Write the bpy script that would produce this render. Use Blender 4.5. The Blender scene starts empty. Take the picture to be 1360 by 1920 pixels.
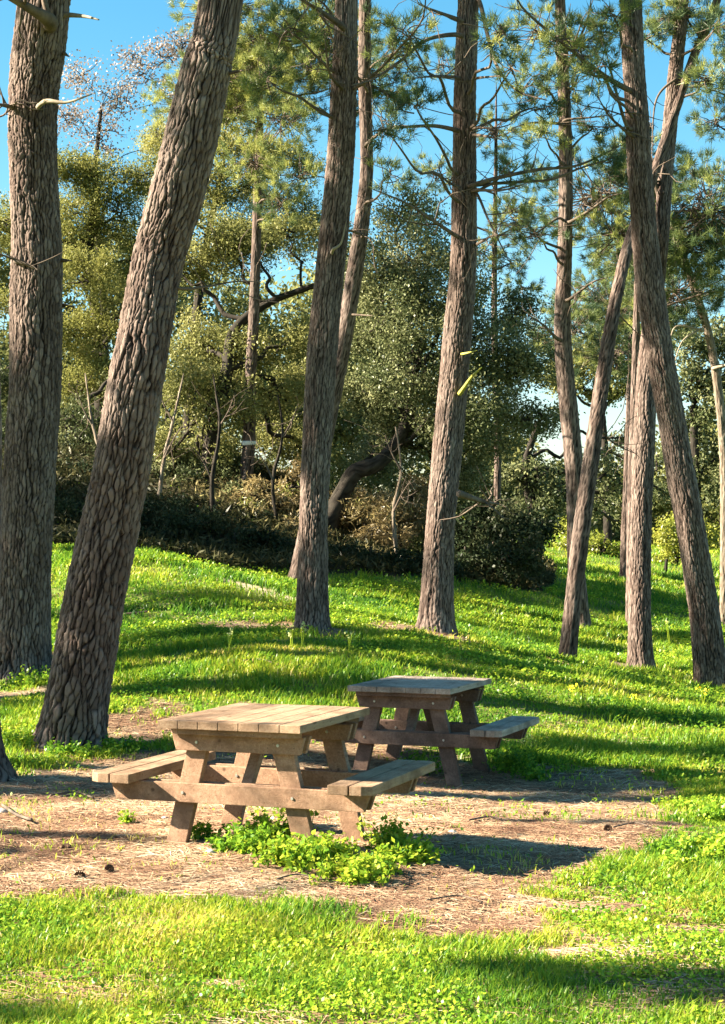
import bpy, math, random
import numpy as np
from mathutils import Vector, Matrix
rng = np.random.default_rng(7)
random.seed(7)
sc = bpy.context.scene
COL = sc.collection
# ------------------------------------------------------------------ camera
F, HC, YH = 3300.0, 1.67, 1007.0
PITCH = math.atan((YH-960)/F)
cam = bpy.data.objects.new('camera', bpy.data.cameras.new('camera'))
COL.objects.link(cam); sc.camera = cam
cam.location = (0, 0, HC); cam.rotation_euler = (math.pi/2+PITCH, 0, 0)
cam.data.sensor_width = 36; cam.data.lens = 36*F/1920
cam.data.clip_start = .05; cam.data.clip_end = 2000
# ------------------------------------------------------------------ light
TS = np.array([-1.28, -.08, .76]); TS /= np.linalg.norm(TS)      # direction to the sun
w = bpy.data.worlds.new('World'); sc.world = w; w.use_nodes = True
nt = w.node_tree
bg = nt.nodes['Background']; sky = nt.nodes.new('ShaderNodeTexSky')
sky.sky_type = 'NISHITA'; sky.sun_disc = False
sky.sun_elevation = math.asin(TS[2]); sky.sun_rotation = math.atan2(TS[0], TS[1]) % (2*math.pi)
sky.air_density = 1.0; sky.dust_density = .6; sky.ozone_density = 1.6; sky.altitude = 100
hs = nt.nodes.new('ShaderNodeHueSaturation'); hs.inputs['Hue'].default_value = .479; hs.inputs['Saturation'].default_value = 1.38; hs.inputs['Value'].default_value = .8
nt.links.new(sky.outputs[0], hs.inputs['Color']); nt.links.new(hs.outputs[0], bg.inputs['Color'])
bg.inputs['Strength'].default_value = .05
sun = bpy.data.objects.new('sun', bpy.data.lights.new('sun', 'SUN')); COL.objects.link(sun)
sun.data.energy = 5.0; sun.data.angle = math.radians(.5); sun.data.color = (1, .89, .70)
sun.rotation_euler = Vector(TS).to_track_quat('Z', 'Y').to_euler()
sun.location = (-20, 5, 15)
sc.view_settings.view_transform = 'Standard'; sc.view_settings.look = 'None'
sc.view_settings.exposure = 2.6; sc.view_settings.gamma = 1
sc.cycles.max_bounces = 6; sc.cycles.diffuse_bounces = 3; sc.cycles.transparent_max_bounces = 4
sc.cycles.use_denoising = True

# ------------------------------------------------------------------ helpers
cp, sp = math.cos(PITCH), math.sin(PITCH)
def at(px, py, d):
    x = (px-680)/F; z = -(py-960)/F
    v = np.array([x, cp-z*sp, sp+z*cp]); v = v*(d/v[1])
    return v+np.array([0, 0, HC])
def proj(P):
    P = np.asarray(P, float); X, Y, Z = P[..., 0], P[..., 1], P[..., 2]-HC
    dd = np.maximum(Y*cp+Z*sp, .01); v = -Y*sp+Z*cp
    return 680+F*X/dd, 960-F*v/dd
def hsh(*a):
    h = np.zeros(np.broadcast(*a).shape, np.uint64)
    for k, v in enumerate(a):
        h = (h ^ (np.asarray(v).astype(np.int64).astype(np.uint64)+np.uint64(0x9E3779B97F4A7C15))) * np.uint64(0xBF58476D1CE4E5B9+2*k)
        h ^= h >> np.uint64(31)
    h = h*np.uint64(0x94D049BB133111EB); h ^= h >> np.uint64(29)
    return (h >> np.uint64(11)).astype(float)/float(1 << 53)
def vn(x, y, s=0):
    x = np.asarray(x, float); y = np.asarray(y, float)
    ix, iy = np.floor(x), np.floor(y); fx, fy = x-ix, y-iy
    fx = fx*fx*(3-2*fx); fy = fy*fy*(3-2*fy)
    a, b = hsh(ix, iy, s), hsh(ix+1, iy, s); c, d = hsh(ix, iy+1, s), hsh(ix+1, iy+1, s)
    return (a*(1-fx)+b*fx)*(1-fy)+(c*(1-fx)+d*fx)*fy
def vnp(x, y, s, per):                        # value noise, periodic in x
    ix, iy = np.floor(x), np.floor(y); fx, fy = x-ix, y-iy; fx = fx*fx*(3-2*fx); fy = fy*fy*(3-2*fy); p = lambda k: np.mod(k, per)
    a, b = hsh(p(ix), iy, s), hsh(p(ix+1), iy, s); c, d = hsh(p(ix), iy+1, s), hsh(p(ix+1), iy+1, s)
    return (a*(1-fx)+b*fx)*(1-fy)+(c*(1-fx)+d*fx)*fy
def fbm(x, y, s=0, o=4):
    t = 0; a = 1; n = 0
    for k in range(o):
        t = t+a*vn(x*2**k, y*2**k, s+k*17); n += a; a *= .5
    return t/n
def sst(a, b, x):
    t = np.clip((x-a)/(b-a), 0, 1); return t*t*(3-2*t)
def mesh(name, V, faces, mat=None, parent=None, smooth=False, attrs=None):
    """faces: list of (n,k) int arrays"""
    me = bpy.data.meshes.new(name)
    V = np.ascontiguousarray(V, np.float32)
    me.vertices.add(len(V)); me.vertices.foreach_set('co', V.ravel())
    tot = np.concatenate([np.full(len(f), f.shape[1]) for f in faces]).astype(np.int32)
    li = np.concatenate([f.ravel() for f in faces]).astype(np.int32)
    me.loops.add(len(li)); me.loops.foreach_set('vertex_index', li)
    st = np.concatenate([[0], np.cumsum(tot)[:-1]]).astype(np.int32)
    me.polygons.add(len(tot)); me.polygons.foreach_set('loop_start', st)
    try: me.polygons.foreach_set('loop_total', tot)
    except Exception: pass
    me.polygons.foreach_set('use_smooth', np.full(len(tot), smooth))
    for (an, dom, arr) in (attrs or []):
        a = me.attributes.new(an, 'FLOAT', dom); a.data.foreach_set('value', np.ascontiguousarray(arr, np.float32))
    me.update(calc_edges=True)
    if mat: me.materials.append(mat)
    o = bpy.data.objects.new(name, me); COL.objects.link(o)
    if parent: o.parent = parent
    return o
def tag(o, label=None, cat=None, group=None, kind=None):
    if label: o['label'] = label
    if cat: o['category'] = cat
    if group: o['group'] = group
    if kind: o['kind'] = kind
    return o
def empty(name, loc, label=None, cat=None, group=None, rz=0):
    o = bpy.data.objects.new(name, None); COL.objects.link(o); o.empty_display_size = .2
    o.location = tuple(float(c) for c in loc); o.rotation_euler = (0, 0, rz)
    return tag(o, label, cat, group)
class MG:                                     # material graph helper
    def __init__(s, name):
        s.m = bpy.data.materials.new(name); s.m.use_nodes = True; s.t = s.m.node_tree
        s.t.nodes.clear(); s.out = s.n('ShaderNodeOutputMaterial')
    def n(s, ty, **k):
        x = s.t.nodes.new(ty)
        for a, b in k.items(): setattr(x, a, b)
        return x
    def set(s, sock, v):
        if hasattr(v, 'is_output') or isinstance(v, bpy.types.NodeSocket): s.t.links.new(v, sock)
        elif isinstance(v, (tuple, list)) and len(v) == 3 and sock.type == 'RGBA': sock.default_value = (*v, 1)
        else: sock.default_value = v
    def mix(s, f, a, b, mode='MIX'):
        x = s.n('ShaderNodeMix', data_type='RGBA', blend_type=mode)
        s.set(x.inputs[0], f); s.set(x.inputs[6], a); s.set(x.inputs[7], b); return x.outputs[2]
    def math(s, op, a, b=0.):
        x = s.n('ShaderNodeMath', operation=op); s.set(x.inputs[0], a); s.set(x.inputs[1], b); return x.outputs[0]
    def attr(s, nm): return s.n('ShaderNodeAttribute', attribute_name=nm).outputs['Fac']
    def noise(s, scale, detail=4, rough=.6, stretch=None, co='Object'):
        tc = s.n('ShaderNodeTexCoord').outputs[co]
        if stretch:
            mp = s.n('ShaderNodeMapping'); s.t.links.new(tc, mp.inputs[0]); mp.inputs['Scale'].default_value = stretch; tc = mp.outputs[0]
        x = s.n('ShaderNodeTexNoise'); s.t.links.new(tc, x.inputs['Vector'])
        x.inputs['Scale'].default_value = scale; x.inputs['Detail'].default_value = detail; x.inputs['Roughness'].default_value = rough
        return x.outputs['Fac']
    def ramp(s, f, stops):
        x = s.n('ShaderNodeValToRGB'); s.set(x.inputs[0], f); e = x.color_ramp.elements
        while len(e) < len(stops): e.new(.5)
        for q, (p, c) in zip(e, stops): q.position = p; q.color = (*c, 1) if len(c) == 3 else c
        return x.outputs[0]
    def bump(s, h, dist, st=1.):
        x = s.n('ShaderNodeBump'); s.set(x.inputs['Height'], h); x.inputs['Distance'].default_value = dist; x.inputs['Strength'].default_value = st
        return x.outputs[0]
    def pbr(s, col, rough=.9, nrm=None, spec=.3):
        x = s.n('ShaderNodeBsdfPrincipled'); s.set(x.inputs['Base Color'], col); s.set(x.inputs['Roughness'], rough)
        x.inputs['Specular IOR Level'].default_value = spec
        if nrm is not None: s.set(x.inputs['Normal'], nrm)
        s.t.links.new(x.outputs[0], s.out.inputs['Surface']); return x
    def leaf(s, col, tr, gloss=.06, trcol=None):
        d = s.n('ShaderNodeBsdfDiffuse'); s.set(d.inputs[0], col)
        t = s.n('ShaderNodeBsdfTranslucent'); s.set(t.inputs[0], trcol if trcol is not None else col)
        m1 = s.n('ShaderNodeMixShader'); m1.inputs[0].default_value = tr
        s.t.links.new(d.outputs[0], m1.inputs[1]); s.t.links.new(t.outputs[0], m1.inputs[2])
        g = s.n('ShaderNodeBsdfGlossy'); g.inputs['Roughness'].default_value = .38; g.inputs[0].default_value = (1, 1, 1, 1)
        m2 = s.n('ShaderNodeMixShader'); m2.inputs[0].default_value = gloss
        s.t.links.new(m1.outputs[0], m2.inputs[1]); s.t.links.new(g.outputs[0], m2.inputs[2])
        s.t.links.new(m2.outputs[0], s.out.inputs['Surface'])
def leafmat(name, stops, tr=.35, gloss=.01):
    g = MG(name); c = g.ramp(g.attr('tint'), stops)
    g.leaf(c, tr, gloss); return g.m
# ------------------------------------------------------------------ materials
def barkmat(name, crack, plates, sc_=1.):
    g = MG(name)
    fine = g.noise(38, 5, .65, (1, 1, .35)); big = g.noise(1.3, 3)
    pc = g.ramp(g.math('ADD', g.math('MULTIPLY', g.attr('plate'), .6), g.math('MULTIPLY', fine, .4)), plates)
    pc = g.mix(g.ramp(big, [(.45, (0, 0, 0)), (.75, (.5, .5, .5))]), pc, tuple(.8*v for v in plates[-1][1]))
    c = g.mix(g.attr('crack'), crack, pc)
    g.pbr(c, .92, g.bump(g.noise(70, 6, .7, (1, 1, .5)), .006, .8), .15)
    return g.m
M = {}
M['bark'] = barkmat('pine_bark', (.006, .0035, .003), [(.1, (.055, .037, .031)), (.4, (.115, .080, .066)), (.7, (.20, .149, .126)), (.95, (.36, .29, .25))])
M['bark_pale'] = barkmat('pale_bark', (0.065, 0.0423, 0.0292), [(.15, (0.13, 0.0975, 0.0715)), (.5, (0.234, 0.189, 0.143)), (.85, (0.325, 0.28, 0.221))])
M['oakbark'] = barkmat('oak_bark', (0.0099, 0.00792, 0.00594), [(.15, (0.0198, 0.0165, 0.0132)), (.5, (0.0396, 0.033, 0.0264)), (.85, (0.066, 0.0561, 0.0429))])  # kept extra dark, the oak trunk's shade is put into this colour
g = MG('branch_bark'); g.pbr(g.ramp(g.noise(9, 4), [(.3, (.06, .045, .035)), (.7, (.17, .13, .10))]), .9, g.bump(g.noise(40, 4), .004), .15); M['branch'] = g.m
g = MG('dead_branch'); g.pbr(g.ramp(g.noise(9, 4), [(.3, (0.18, 0.144, 0.102)), (.7, (0.33, 0.282, 0.216))]), .9, None, .15); M['dead'] = g.m
g = MG('lichen_wood'); g.pbr(g.ramp(g.noise(14, 4), [(.3, (0.315, 0.294, 0.056)), (.7, (0.504, 0.49, 0.126))]), .9, None, .15); M['lichen'] = g.m
M['oakleaf'] = leafmat('holm_oak_leaf', [(0, (.03, .043, .018)), (.4, (.09, .11, .045)), (.75, (.22, .23, .105)), (1, (.32, .32, .17))], .25, .012)
M['oliveleaf'] = leafmat('olive_leaf', [(0, (0.06, 0.0744, 0.0264)), (.45, (0.18, 0.186, 0.06)), (.8, (0.336, 0.324, 0.12)), (1, (0.432, 0.384, 0.18))], .35, .008)
M['willow'] = leafmat('bright_leaf', [(0, (.08, .09, .022)), (.5, (.20, .205, .055)), (.85, (.33, .315, .10)), (1, (.45, .41, .17))], .42, .008)
M['drymauve'] = leafmat('dry_leaf', [(0, (.16, .12, .10)), (.5, (.30, .24, .20)), (1, (.45, .38, .32))], .3, .02)
M['needle'] = leafmat('pine_needle', [(0, (0.0345, 0.0633, 0.0403)), (.4, (0.092, 0.138, 0.0575)), (.75, (0.23, 0.265, 0.0805)), (1, (0.414, 0.414, 0.115))], .35, .012)
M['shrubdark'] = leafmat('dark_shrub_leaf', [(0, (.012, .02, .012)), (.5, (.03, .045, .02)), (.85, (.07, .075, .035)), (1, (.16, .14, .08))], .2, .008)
M['drygrass'] = leafmat('dry_grass', [(0, (.10, .075, .03)), (.5, (.24, .18, .08)), (.8, (.34, .28, .13)), (1, (.30, .34, .08))], .3, .03)
M['drygrass2'] = leafmat('undergrowth_leaf', [(0, (.02, .022, .01)), (.5, (.06, .06, .025)), (.85, (.16, .13, .06)), (1, (.25, .22, .09))], .2, .008)
M['yellowbush'] = leafmat('yellow_bush_leaf', [(0, (.12, .15, .02)), (.5, (.26, .28, .04)), (1, (.45, .42, .09))], .4, .03)
M['grass'] = leafmat('grass_blade', [(0, (.045, .13, .02)), (.3, (.12, .26, .02)), (.62, (.27, .36, .026)), (.85, (.44, .44, .045)), (1, (.58, .46, .16))], .5, .012)
M['weed'] = leafmat('weed_leaf', [(0, (.06, .17, .02)), (.45, (.2, .36, .025)), (.8, (.4, .5, .04)), (1, (.55, .56, .06))], .45, .015)
M['litter'] = leafmat('fallen_needle', [(0, (.085, .045, .03)), (.4, (.24, .135, .085)), (.75, (.39, .27, .165)), (1, (.56, .45, .31))], .05, .015)
g = MG('petal'); g.pbr((.85, .68, .02), .6); M['petal'] = g.m
g = MG('petal_white'); g.pbr((.45, .46, .16), .7); M['petalw'] = g.m
# ground
g = MG('ground'); nf = g.noise(60, 6, .7); nb = g.noise(2.2, 4); nm_ = g.noise(14, 5, .65)
soil = g.mix(nf, (.075, .05, .035), (.33, .235, .165)); soil = g.mix(g.math('MULTIPLY', nb, .6), soil, (.27, .205, .155))
turf = g.mix(nm_, (.06, .12, .015), (.2, .24, .04)); turf = g.mix(g.ramp(nb, [(.45, (0, 0, 0)), (.75, (1, 1, 1))]), turf, (.13, .12, .05))
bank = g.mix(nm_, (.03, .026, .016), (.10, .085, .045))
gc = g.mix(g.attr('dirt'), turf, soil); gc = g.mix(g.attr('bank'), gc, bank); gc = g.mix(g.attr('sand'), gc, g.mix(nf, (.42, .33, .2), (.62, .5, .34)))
g.pbr(gc, .95, g.bump(g.noise(35, 7, .7), .03, .9), .1); M['ground'] = g.m
def woodmat(name, c0, c1, c2):
    g = MG(name)
    gr = g.noise(8, 6, .7, (9, .8, 9)); sp_ = g.noise(42, 5, .75); st = g.noise(2.6, 5, .7); kn = g.n('ShaderNodeTexVoronoi'); mp = g.n('ShaderNodeMapping')
    g.t.links.new(g.n('ShaderNodeTexCoord').outputs['Object'], mp.inputs[0]); mp.inputs['Scale'].default_value = (9, 3.2, 9); g.t.links.new(mp.outputs[0], kn.inputs['Vector']); kn.inputs['Scale'].default_value = 1.
    c = g.ramp(gr, [(.28, c0), (.5, c1), (.72, c2)]); c = g.mix(g.ramp(st, [(.46, (0, 0, 0)), (.62, (.75, .75, .75))]), c, tuple(v*.55 for v in c0))
    c = g.mix(g.ramp(sp_, [(.32, (.8, .8, .8)), (.42, (0, 0, 0))]), c, tuple(v*.4 for v in c0))
    c = g.mix(g.ramp(kn.outputs['Distance'], [(.05, (.85, .85, .85)), (.13, (0, 0, 0))]), c, tuple(v*.35 for v in c0))
    g.pbr(c, .85, g.bump(g.noise(11, 7, .75, (14, 1, 14)), .007, .9), .15); return g.m
M['top1'] = woodmat('pale_boards', (.25, .15, .09), (.34, .228, .145), (.42, .30, .205))
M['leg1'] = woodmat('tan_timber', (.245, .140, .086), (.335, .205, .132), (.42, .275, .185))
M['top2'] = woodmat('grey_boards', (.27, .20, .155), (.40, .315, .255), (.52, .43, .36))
M['leg2'] = woodmat('brown_timber', (.13, .08, .06), (.19, .12, .09), (.26, .17, .13))  # far table's timber, darker brown than the near one's
g = MG('bolt'); g.pbr((.5, .48, .44), .4).inputs['Metallic'].default_value = .8; M['bolt'] = g.m

# ------------------------------------------------------------------ terrain
cps = [(-5, 4, 0), (0, 4, 0), (5, 4, 0), (-1.6, 9.4, .05), (-.9, 9.0, .06), (-.5, 9.6, .04), (.9, 9.6, -.06), (.9, 8.7, -.06), (2, 9, -.08), (1.3, 11, -.09), (4.5, 9, -.1), (-4.5, 9, .03), (.45, 13.4, -.13), (4, 13, -.13), (-1.0, 12, -.02), (0, 7, 0), (-2, 6, 0), (2.4, 6.5, 0)]
for px, py, d in [(5, 1465, 12), (132, 1395, 13.5), (37, 1264, 17.8), (585, 1180, 19.2), (815, 1183, 20.3), (1065, 1245, 21.8), (1200, 1252, 22.6), (1335, 1292, 21.3),
                  (1090, 1178, 26), (556, 1092, 26), (380, 1300, 15.5), (1200, 1400, 14.8), (900, 1325, 15.8), (620, 1232, 17), (900, 1240, 18), (-150, 1210, 20),
                  (110, 1030, 25), (270, 1038, 24), (400, 1062, 25), (700, 1084, 27), (850, 1090, 28), (1000, 1106, 29), (1080, 1062, 40), (1150, 1078, 38), (1250, 1098, 36),
                  (1380, 1125, 34), (300, 950, 29), (130, 900, 30), (480, 880, 32), (650, 990, 31.5), (850, 1035, 33), (60, 860, 36), (1500, 1240, 24), (1300, 1170, 28)]:
    cps.append(tuple(at(px, py, d)))
cps += [(-14, 20, 1.2), (-14, 30, 3.2), (-16, 10, .6), (14, 20, -.2), (14, 30, .2), (15, 8, 0), (-10, 45, 4), (0, 48, 2.6), (9, 50, 1.1), (18, 50, 1)]
cps = np.array(cps)
def _phi(r2): return np.where(r2 > 0, .5*r2*np.log(np.maximum(r2, 1e-9)), 0)
_d2 = ((cps[:, None, :2]-cps[None, :, :2])**2).sum(-1)
_n = len(cps); _A = np.zeros((_n+3, _n+3)); _A[:_n, :_n] = _phi(_d2)+np.eye(_n)*.25; _A[:_n, _n] = 1; _A[:_n, _n+1:] = cps[:, :2]; _A[_n, :_n] = 1; _A[_n+1:, :_n] = cps[:, :2].T
_W = np.linalg.solve(_A, np.concatenate([cps[:, 2], [0, 0, 0]]))
def tz_raw(X, Y):
    sh = np.shape(X); x = np.ravel(X).astype(float); y = np.ravel(Y).astype(float)
    xc = np.clip(x, -17, 17); yc = np.clip(y, 2, 52)
    z = _W[_n]+_W[_n+1]*xc+_W[_n+2]*yc
    for k in range(_n): z = z+_W[k]*_phi((xc-cps[k, 0])**2+(yc-cps[k, 1])**2)
    far = sst(20, 90, np.hypot(x-xc, y-yc)); z = z*(1-far)+1.0*far
    z = z+(fbm(x*.9, y*.9, 3)-.5)*.09+(fbm(x*5, y*5, 9, 2)-.5)*.018
    return z.reshape(sh)
def axis(a, b, st, lo, hi):
    c = list(np.arange(a, b+1e-6, st)); s = st; x = c[-1]
    while x < hi: s *= 1.16; x += s; c.append(x)
    s = st; x = c[0]; L = []
    while x > lo: s *= 1.16; x -= s; L.append(x)
    return np.array(L[::-1]+c)
GX = axis(-9, 9, .09, -500, 500); GY = axis(3, 34, .09, -60, 900)
gx, gy = np.meshgrid(GX, GY); gz = tz_raw(gx, gy)
def tz(x, y):
    x = np.asarray(x, float); y = np.asarray(y, float)
    i = np.clip(np.searchsorted(GX, x)-1, 0, len(GX)-2); j = np.clip(np.searchsorted(GY, y)-1, 0, len(GY)-2)
    fx = (x-GX[i])/(GX[i+1]-GX[i]); fy = (y-GY[j])/(GY[j+1]-GY[j])
    return (gz[j, i]*(1-fx)+gz[j, i+1]*fx)*(1-fy)+(gz[j+1, i]*(1-fx)+gz[j+1, i+1]*fx)*fy
def inpoly(x, y, poly):
    r = np.zeros(np.shape(x), bool); n = len(poly)
    for i in range(n):
        x0, y0 = poly[i]; x1, y1 = poly[(i+1) % n]
        if y0 == y1: continue
        c = ((y0 > y) != (y1 > y)) & (x < (x1-x0)*(y-y0)/(y1-y0)+x0); r ^= c
    return r
def worldpoly(pp):
    out = []
    for px, py in pp:                           # ray against the terrain
        d = 4.
        while d < 60 and at(px, py, d)[2] > tz(*at(px, py, d)[:2]): d += .05
        out.append(tuple(at(px, py, d)[:2]))
    return out
DIRT = worldpoly([(-900, 1500), (-300, 1470), (0, 1452), (130, 1440), (230, 1425), (330, 1405), (420, 1385), (640, 1372), (800, 1400), (900, 1435), (1000, 1462), (1100, 1440), (1220, 1448), (1290, 1478),
                  (1268, 1520), (1278, 1565), (1200, 1615), (1120, 1650), (1000, 1690), (1040, 1725), (900, 1752), (740, 1740), (600, 1695), (430, 1680), (300, 1695), (150, 1655), (0, 1662), (-400, 1690), (-900, 1700)])
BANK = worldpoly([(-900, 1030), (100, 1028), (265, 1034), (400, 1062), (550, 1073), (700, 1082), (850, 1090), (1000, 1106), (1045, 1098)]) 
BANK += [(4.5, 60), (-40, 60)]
BL = [(-1.6, 13.2, .55, .3, .9), (-2.2, 15.4, .5, .25, .8)]
def gpt(px, py): return worldpoly([(px, py)])[0]
blobs_dirt = []
for px, py, rx, ry, a in [(586, 1184, .4, .4, .85), (826, 1190, .45, .4, .85), (1066, 1248, .3, .3, .8), (1206, 1256, .3, .3, .8), (1340, 1294, .4, .35, .8), (45, 1272, .5, .4, .85), (150, 1400, .5, .4, .8), (1090, 1180, .3, .3, .6), (265, 1362, .45, .8, .95), (20, 1305, .5, .5, .8), (120, 1238, .35, .5, .7), (480, 1178, .9, .35, .75), (770, 1180, .35, .35, .7), (860, 1735, .55, .28, .85), (1080, 1705, .45, .3, .8), (1180, 1760, .3, .12, .5), (760, 1765, .35, .15, .6), (1010, 1790, .3, .1, .5), (1300, 1745, .2, .14, .7),
                          (440, 1842, .16, .08, .75), (700, 1800, .3, .1, .55), (950, 1700, .4, .2, .8), (1180, 1720, .3, .1, .45), (180, 1885, .12, .07, .5), (620, 1905, .14, .06, .5), (1030, 1470, .6, .3, .8),
                          (150, 1120, .6, .6, .4), (60, 1405, .4, .15, .5), (900, 1860, .1, .08, .3), (1230, 1790, .2, .08, .5)]:
    x, y = gpt(px, py); blobs_dirt.append((x, y, rx, ry, a))
SANDL = [gpt(*p) for p in [(430, 1090), (500, 1110), (600, 1134), (720, 1150), (800, 1162)]]
def dirt(x, y):
    nx = (fbm(x*2.3, y*2.3, 31)-.5)*.8; ny = (fbm(x*2.3, y*2.3, 57)-.5)*.6
    xx, yy = x+nx, y+ny
    m = np.zeros(np.shape(x))
    for qx, qy in ((0, 0), (.3, .1), (-.3, .1), (0, .3), (0, -.3), (.15, -.15), (-.15, .15)):
        m = m+inpoly(xx+qx, yy+qy, DIRT)/7
    m2 = np.zeros(np.shape(x))
    for bx, by, rx, ry, a in blobs_dirt:
        m2 = np.maximum(m2, a*np.exp(-(((xx-bx)/rx)**2+((yy-by)/ry)**2)**1.3*.7))
    m = np.maximum(m, m2)
    nz = fbm(x*5.5, y*7.5, 77)
    return sst(.30, .62, m*.9+.62*(nz-.5)+.04)*np.clip(.8+.5*(nz-.3), 0, 1)
def sand(x, y):
    best = np.full(np.shape(x), 9.)
    for (x0, y0), (x1, y1) in zip(SANDL[:-1], SANDL[1:]):
        t = np.clip(((x-x0)*(x1-x0)+(y-y0)*(y1-y0))/((x1-x0)**2+(y1-y0)**2), 0, 1)
        best = np.minimum(best, np.hypot(x-x0-t*(x1-x0), y-y0-t*(y1-y0)))
    return np.clip(1.25-best/(.10+.34*fbm(x*1.5, y*1.5, 5)), 0, 1)*sst(.15, .4, fbm(x*1.1+3, y*1.1, 8))
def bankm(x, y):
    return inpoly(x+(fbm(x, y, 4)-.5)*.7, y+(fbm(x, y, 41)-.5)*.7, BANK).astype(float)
nxg, nyg = len(GX), len(GY)
idx = np.arange(nxg*nyg).reshape(nyg, nxg)
q = np.stack([idx[:-1, :-1], idx[:-1, 1:], idx[1:, 1:], idx[1:, :-1]], -1).reshape(-1, 4)
gro = mesh('ground', np.stack([gx, gy, gz], -1).reshape(-1, 3), [q], M['ground'], smooth=True,
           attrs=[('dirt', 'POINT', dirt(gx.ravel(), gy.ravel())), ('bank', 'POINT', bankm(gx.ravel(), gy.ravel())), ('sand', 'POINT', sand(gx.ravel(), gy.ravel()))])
tag(gro, kind='structure')

# ------------------------------------------------------------------ tubes, trunks, foliage
def catmull(P, n):
    P = np.asarray(P, float)
    if len(P) < 3: 
        t = np.linspace(0, 1, n)[:, None]; return P[0]*(1-t)+P[-1]*t
    Q = np.vstack([2*P[0]-P[1], P, 2*P[-1]-P[-2]])
    L = np.concatenate([[0], np.cumsum(np.linalg.norm(np.diff(P[:, :3], axis=0), axis=1))]); s = np.linspace(0, L[-1], n)
    k = np.clip(np.searchsorted(L, s, 'right')-1, 0, len(P)-2); t = ((s-L[k])/np.maximum(L[k+1]-L[k], 1e-9))[:, None]
    a, b, c, d = Q[k], Q[k+1], Q[k+2], Q[k+3]
    return .5*(2*b+(c-a)*t+(2*a-5*b+4*c-d)*t*t+(3*b-a-3*c+d)*t**3)
def frames(C):
    T = np.gradient(C, axis=0); T /= np.linalg.norm(T, axis=1)[:, None]+1e-12
    ref = np.array([1., 0, 0]) if abs(T[:, 0]).mean() < .7 else np.array([0, 0, 1.])
    A = ref-T*(T@ref)[:, None]; A /= np.linalg.norm(A, axis=1)[:, None]+1e-12
    return A, np.cross(T, A)
def tube_arrays(P4, n, m):
    C = catmull(P4, n); R = np.maximum(C[:, 3], .0008); C = C[:, :3]; A, B = frames(C)
    th = np.linspace(0, 2*np.pi, m, endpoint=False)
    V = C[:, None]+R[:, None, None]*(A[:, None]*np.cos(th)[None, :, None]+B[:, None]*np.sin(th)[None, :, None])
    i = np.arange(n*m).reshape(n, m)
    Fq = np.stack([i[:-1], np.roll(i[:-1], -1, 1), np.roll(i[1:], -1, 1), i[1:]], -1).reshape(-1, 4)
    V = V.reshape(-1, 3); V = np.vstack([V, C[0], C[-1]])
    c0 = np.stack([np.roll(i[0], -1), i[0], np.full(m, n*m)], -1); c1 = np.stack([i[-1], np.roll(i[-1], -1), np.full(m, n*m+1)], -1)
    return V, Fq, np.vstack([c0, c1])
def cells(U, Vv, nu, seed):
    iu, iv = np.floor(U), np.floor(Vv)
    f1 = np.full(U.shape, 9.); f2 = f1.copy(); cid = np.zeros(U.shape); x1 = cid.copy(); y1 = cid.copy(); x2 = cid.copy(); y2 = cid.copy()
    for a in (-1, 0, 1):
        for b in (-1, 0, 1):
            cu, cv = iu+a, iv+b; k = np.mod(cu, nu)
            x = cu+.5+.7*(hsh(k, cv, seed)-.5); y = cv+.5+.9*(hsh(k, cv, seed+1)-.5)+.5*np.mod(cu, 2)
            d = np.hypot(U-x, Vv-y); h = hsh(k, cv, seed+2); n1 = d < f1; n2 = (~n1) & (d < f2)
            x2 = np.where(n1, x1, np.where(n2, x, x2)); y2 = np.where(n1, y1, np.where(n2, y, y2)); x1 = np.where(n1, x, x1); y1 = np.where(n1, y, y1)
            f2 = np.where(n1, f1, np.minimum(f2, d)); cid = np.where(n1, h, cid); f1 = np.where(n1, d, f1)
    w_ = np.abs(x2-x1)/(np.abs(x2-x1)+np.abs(y2-y1)+1e-6)
    return f1, f2, cid, w_
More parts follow.
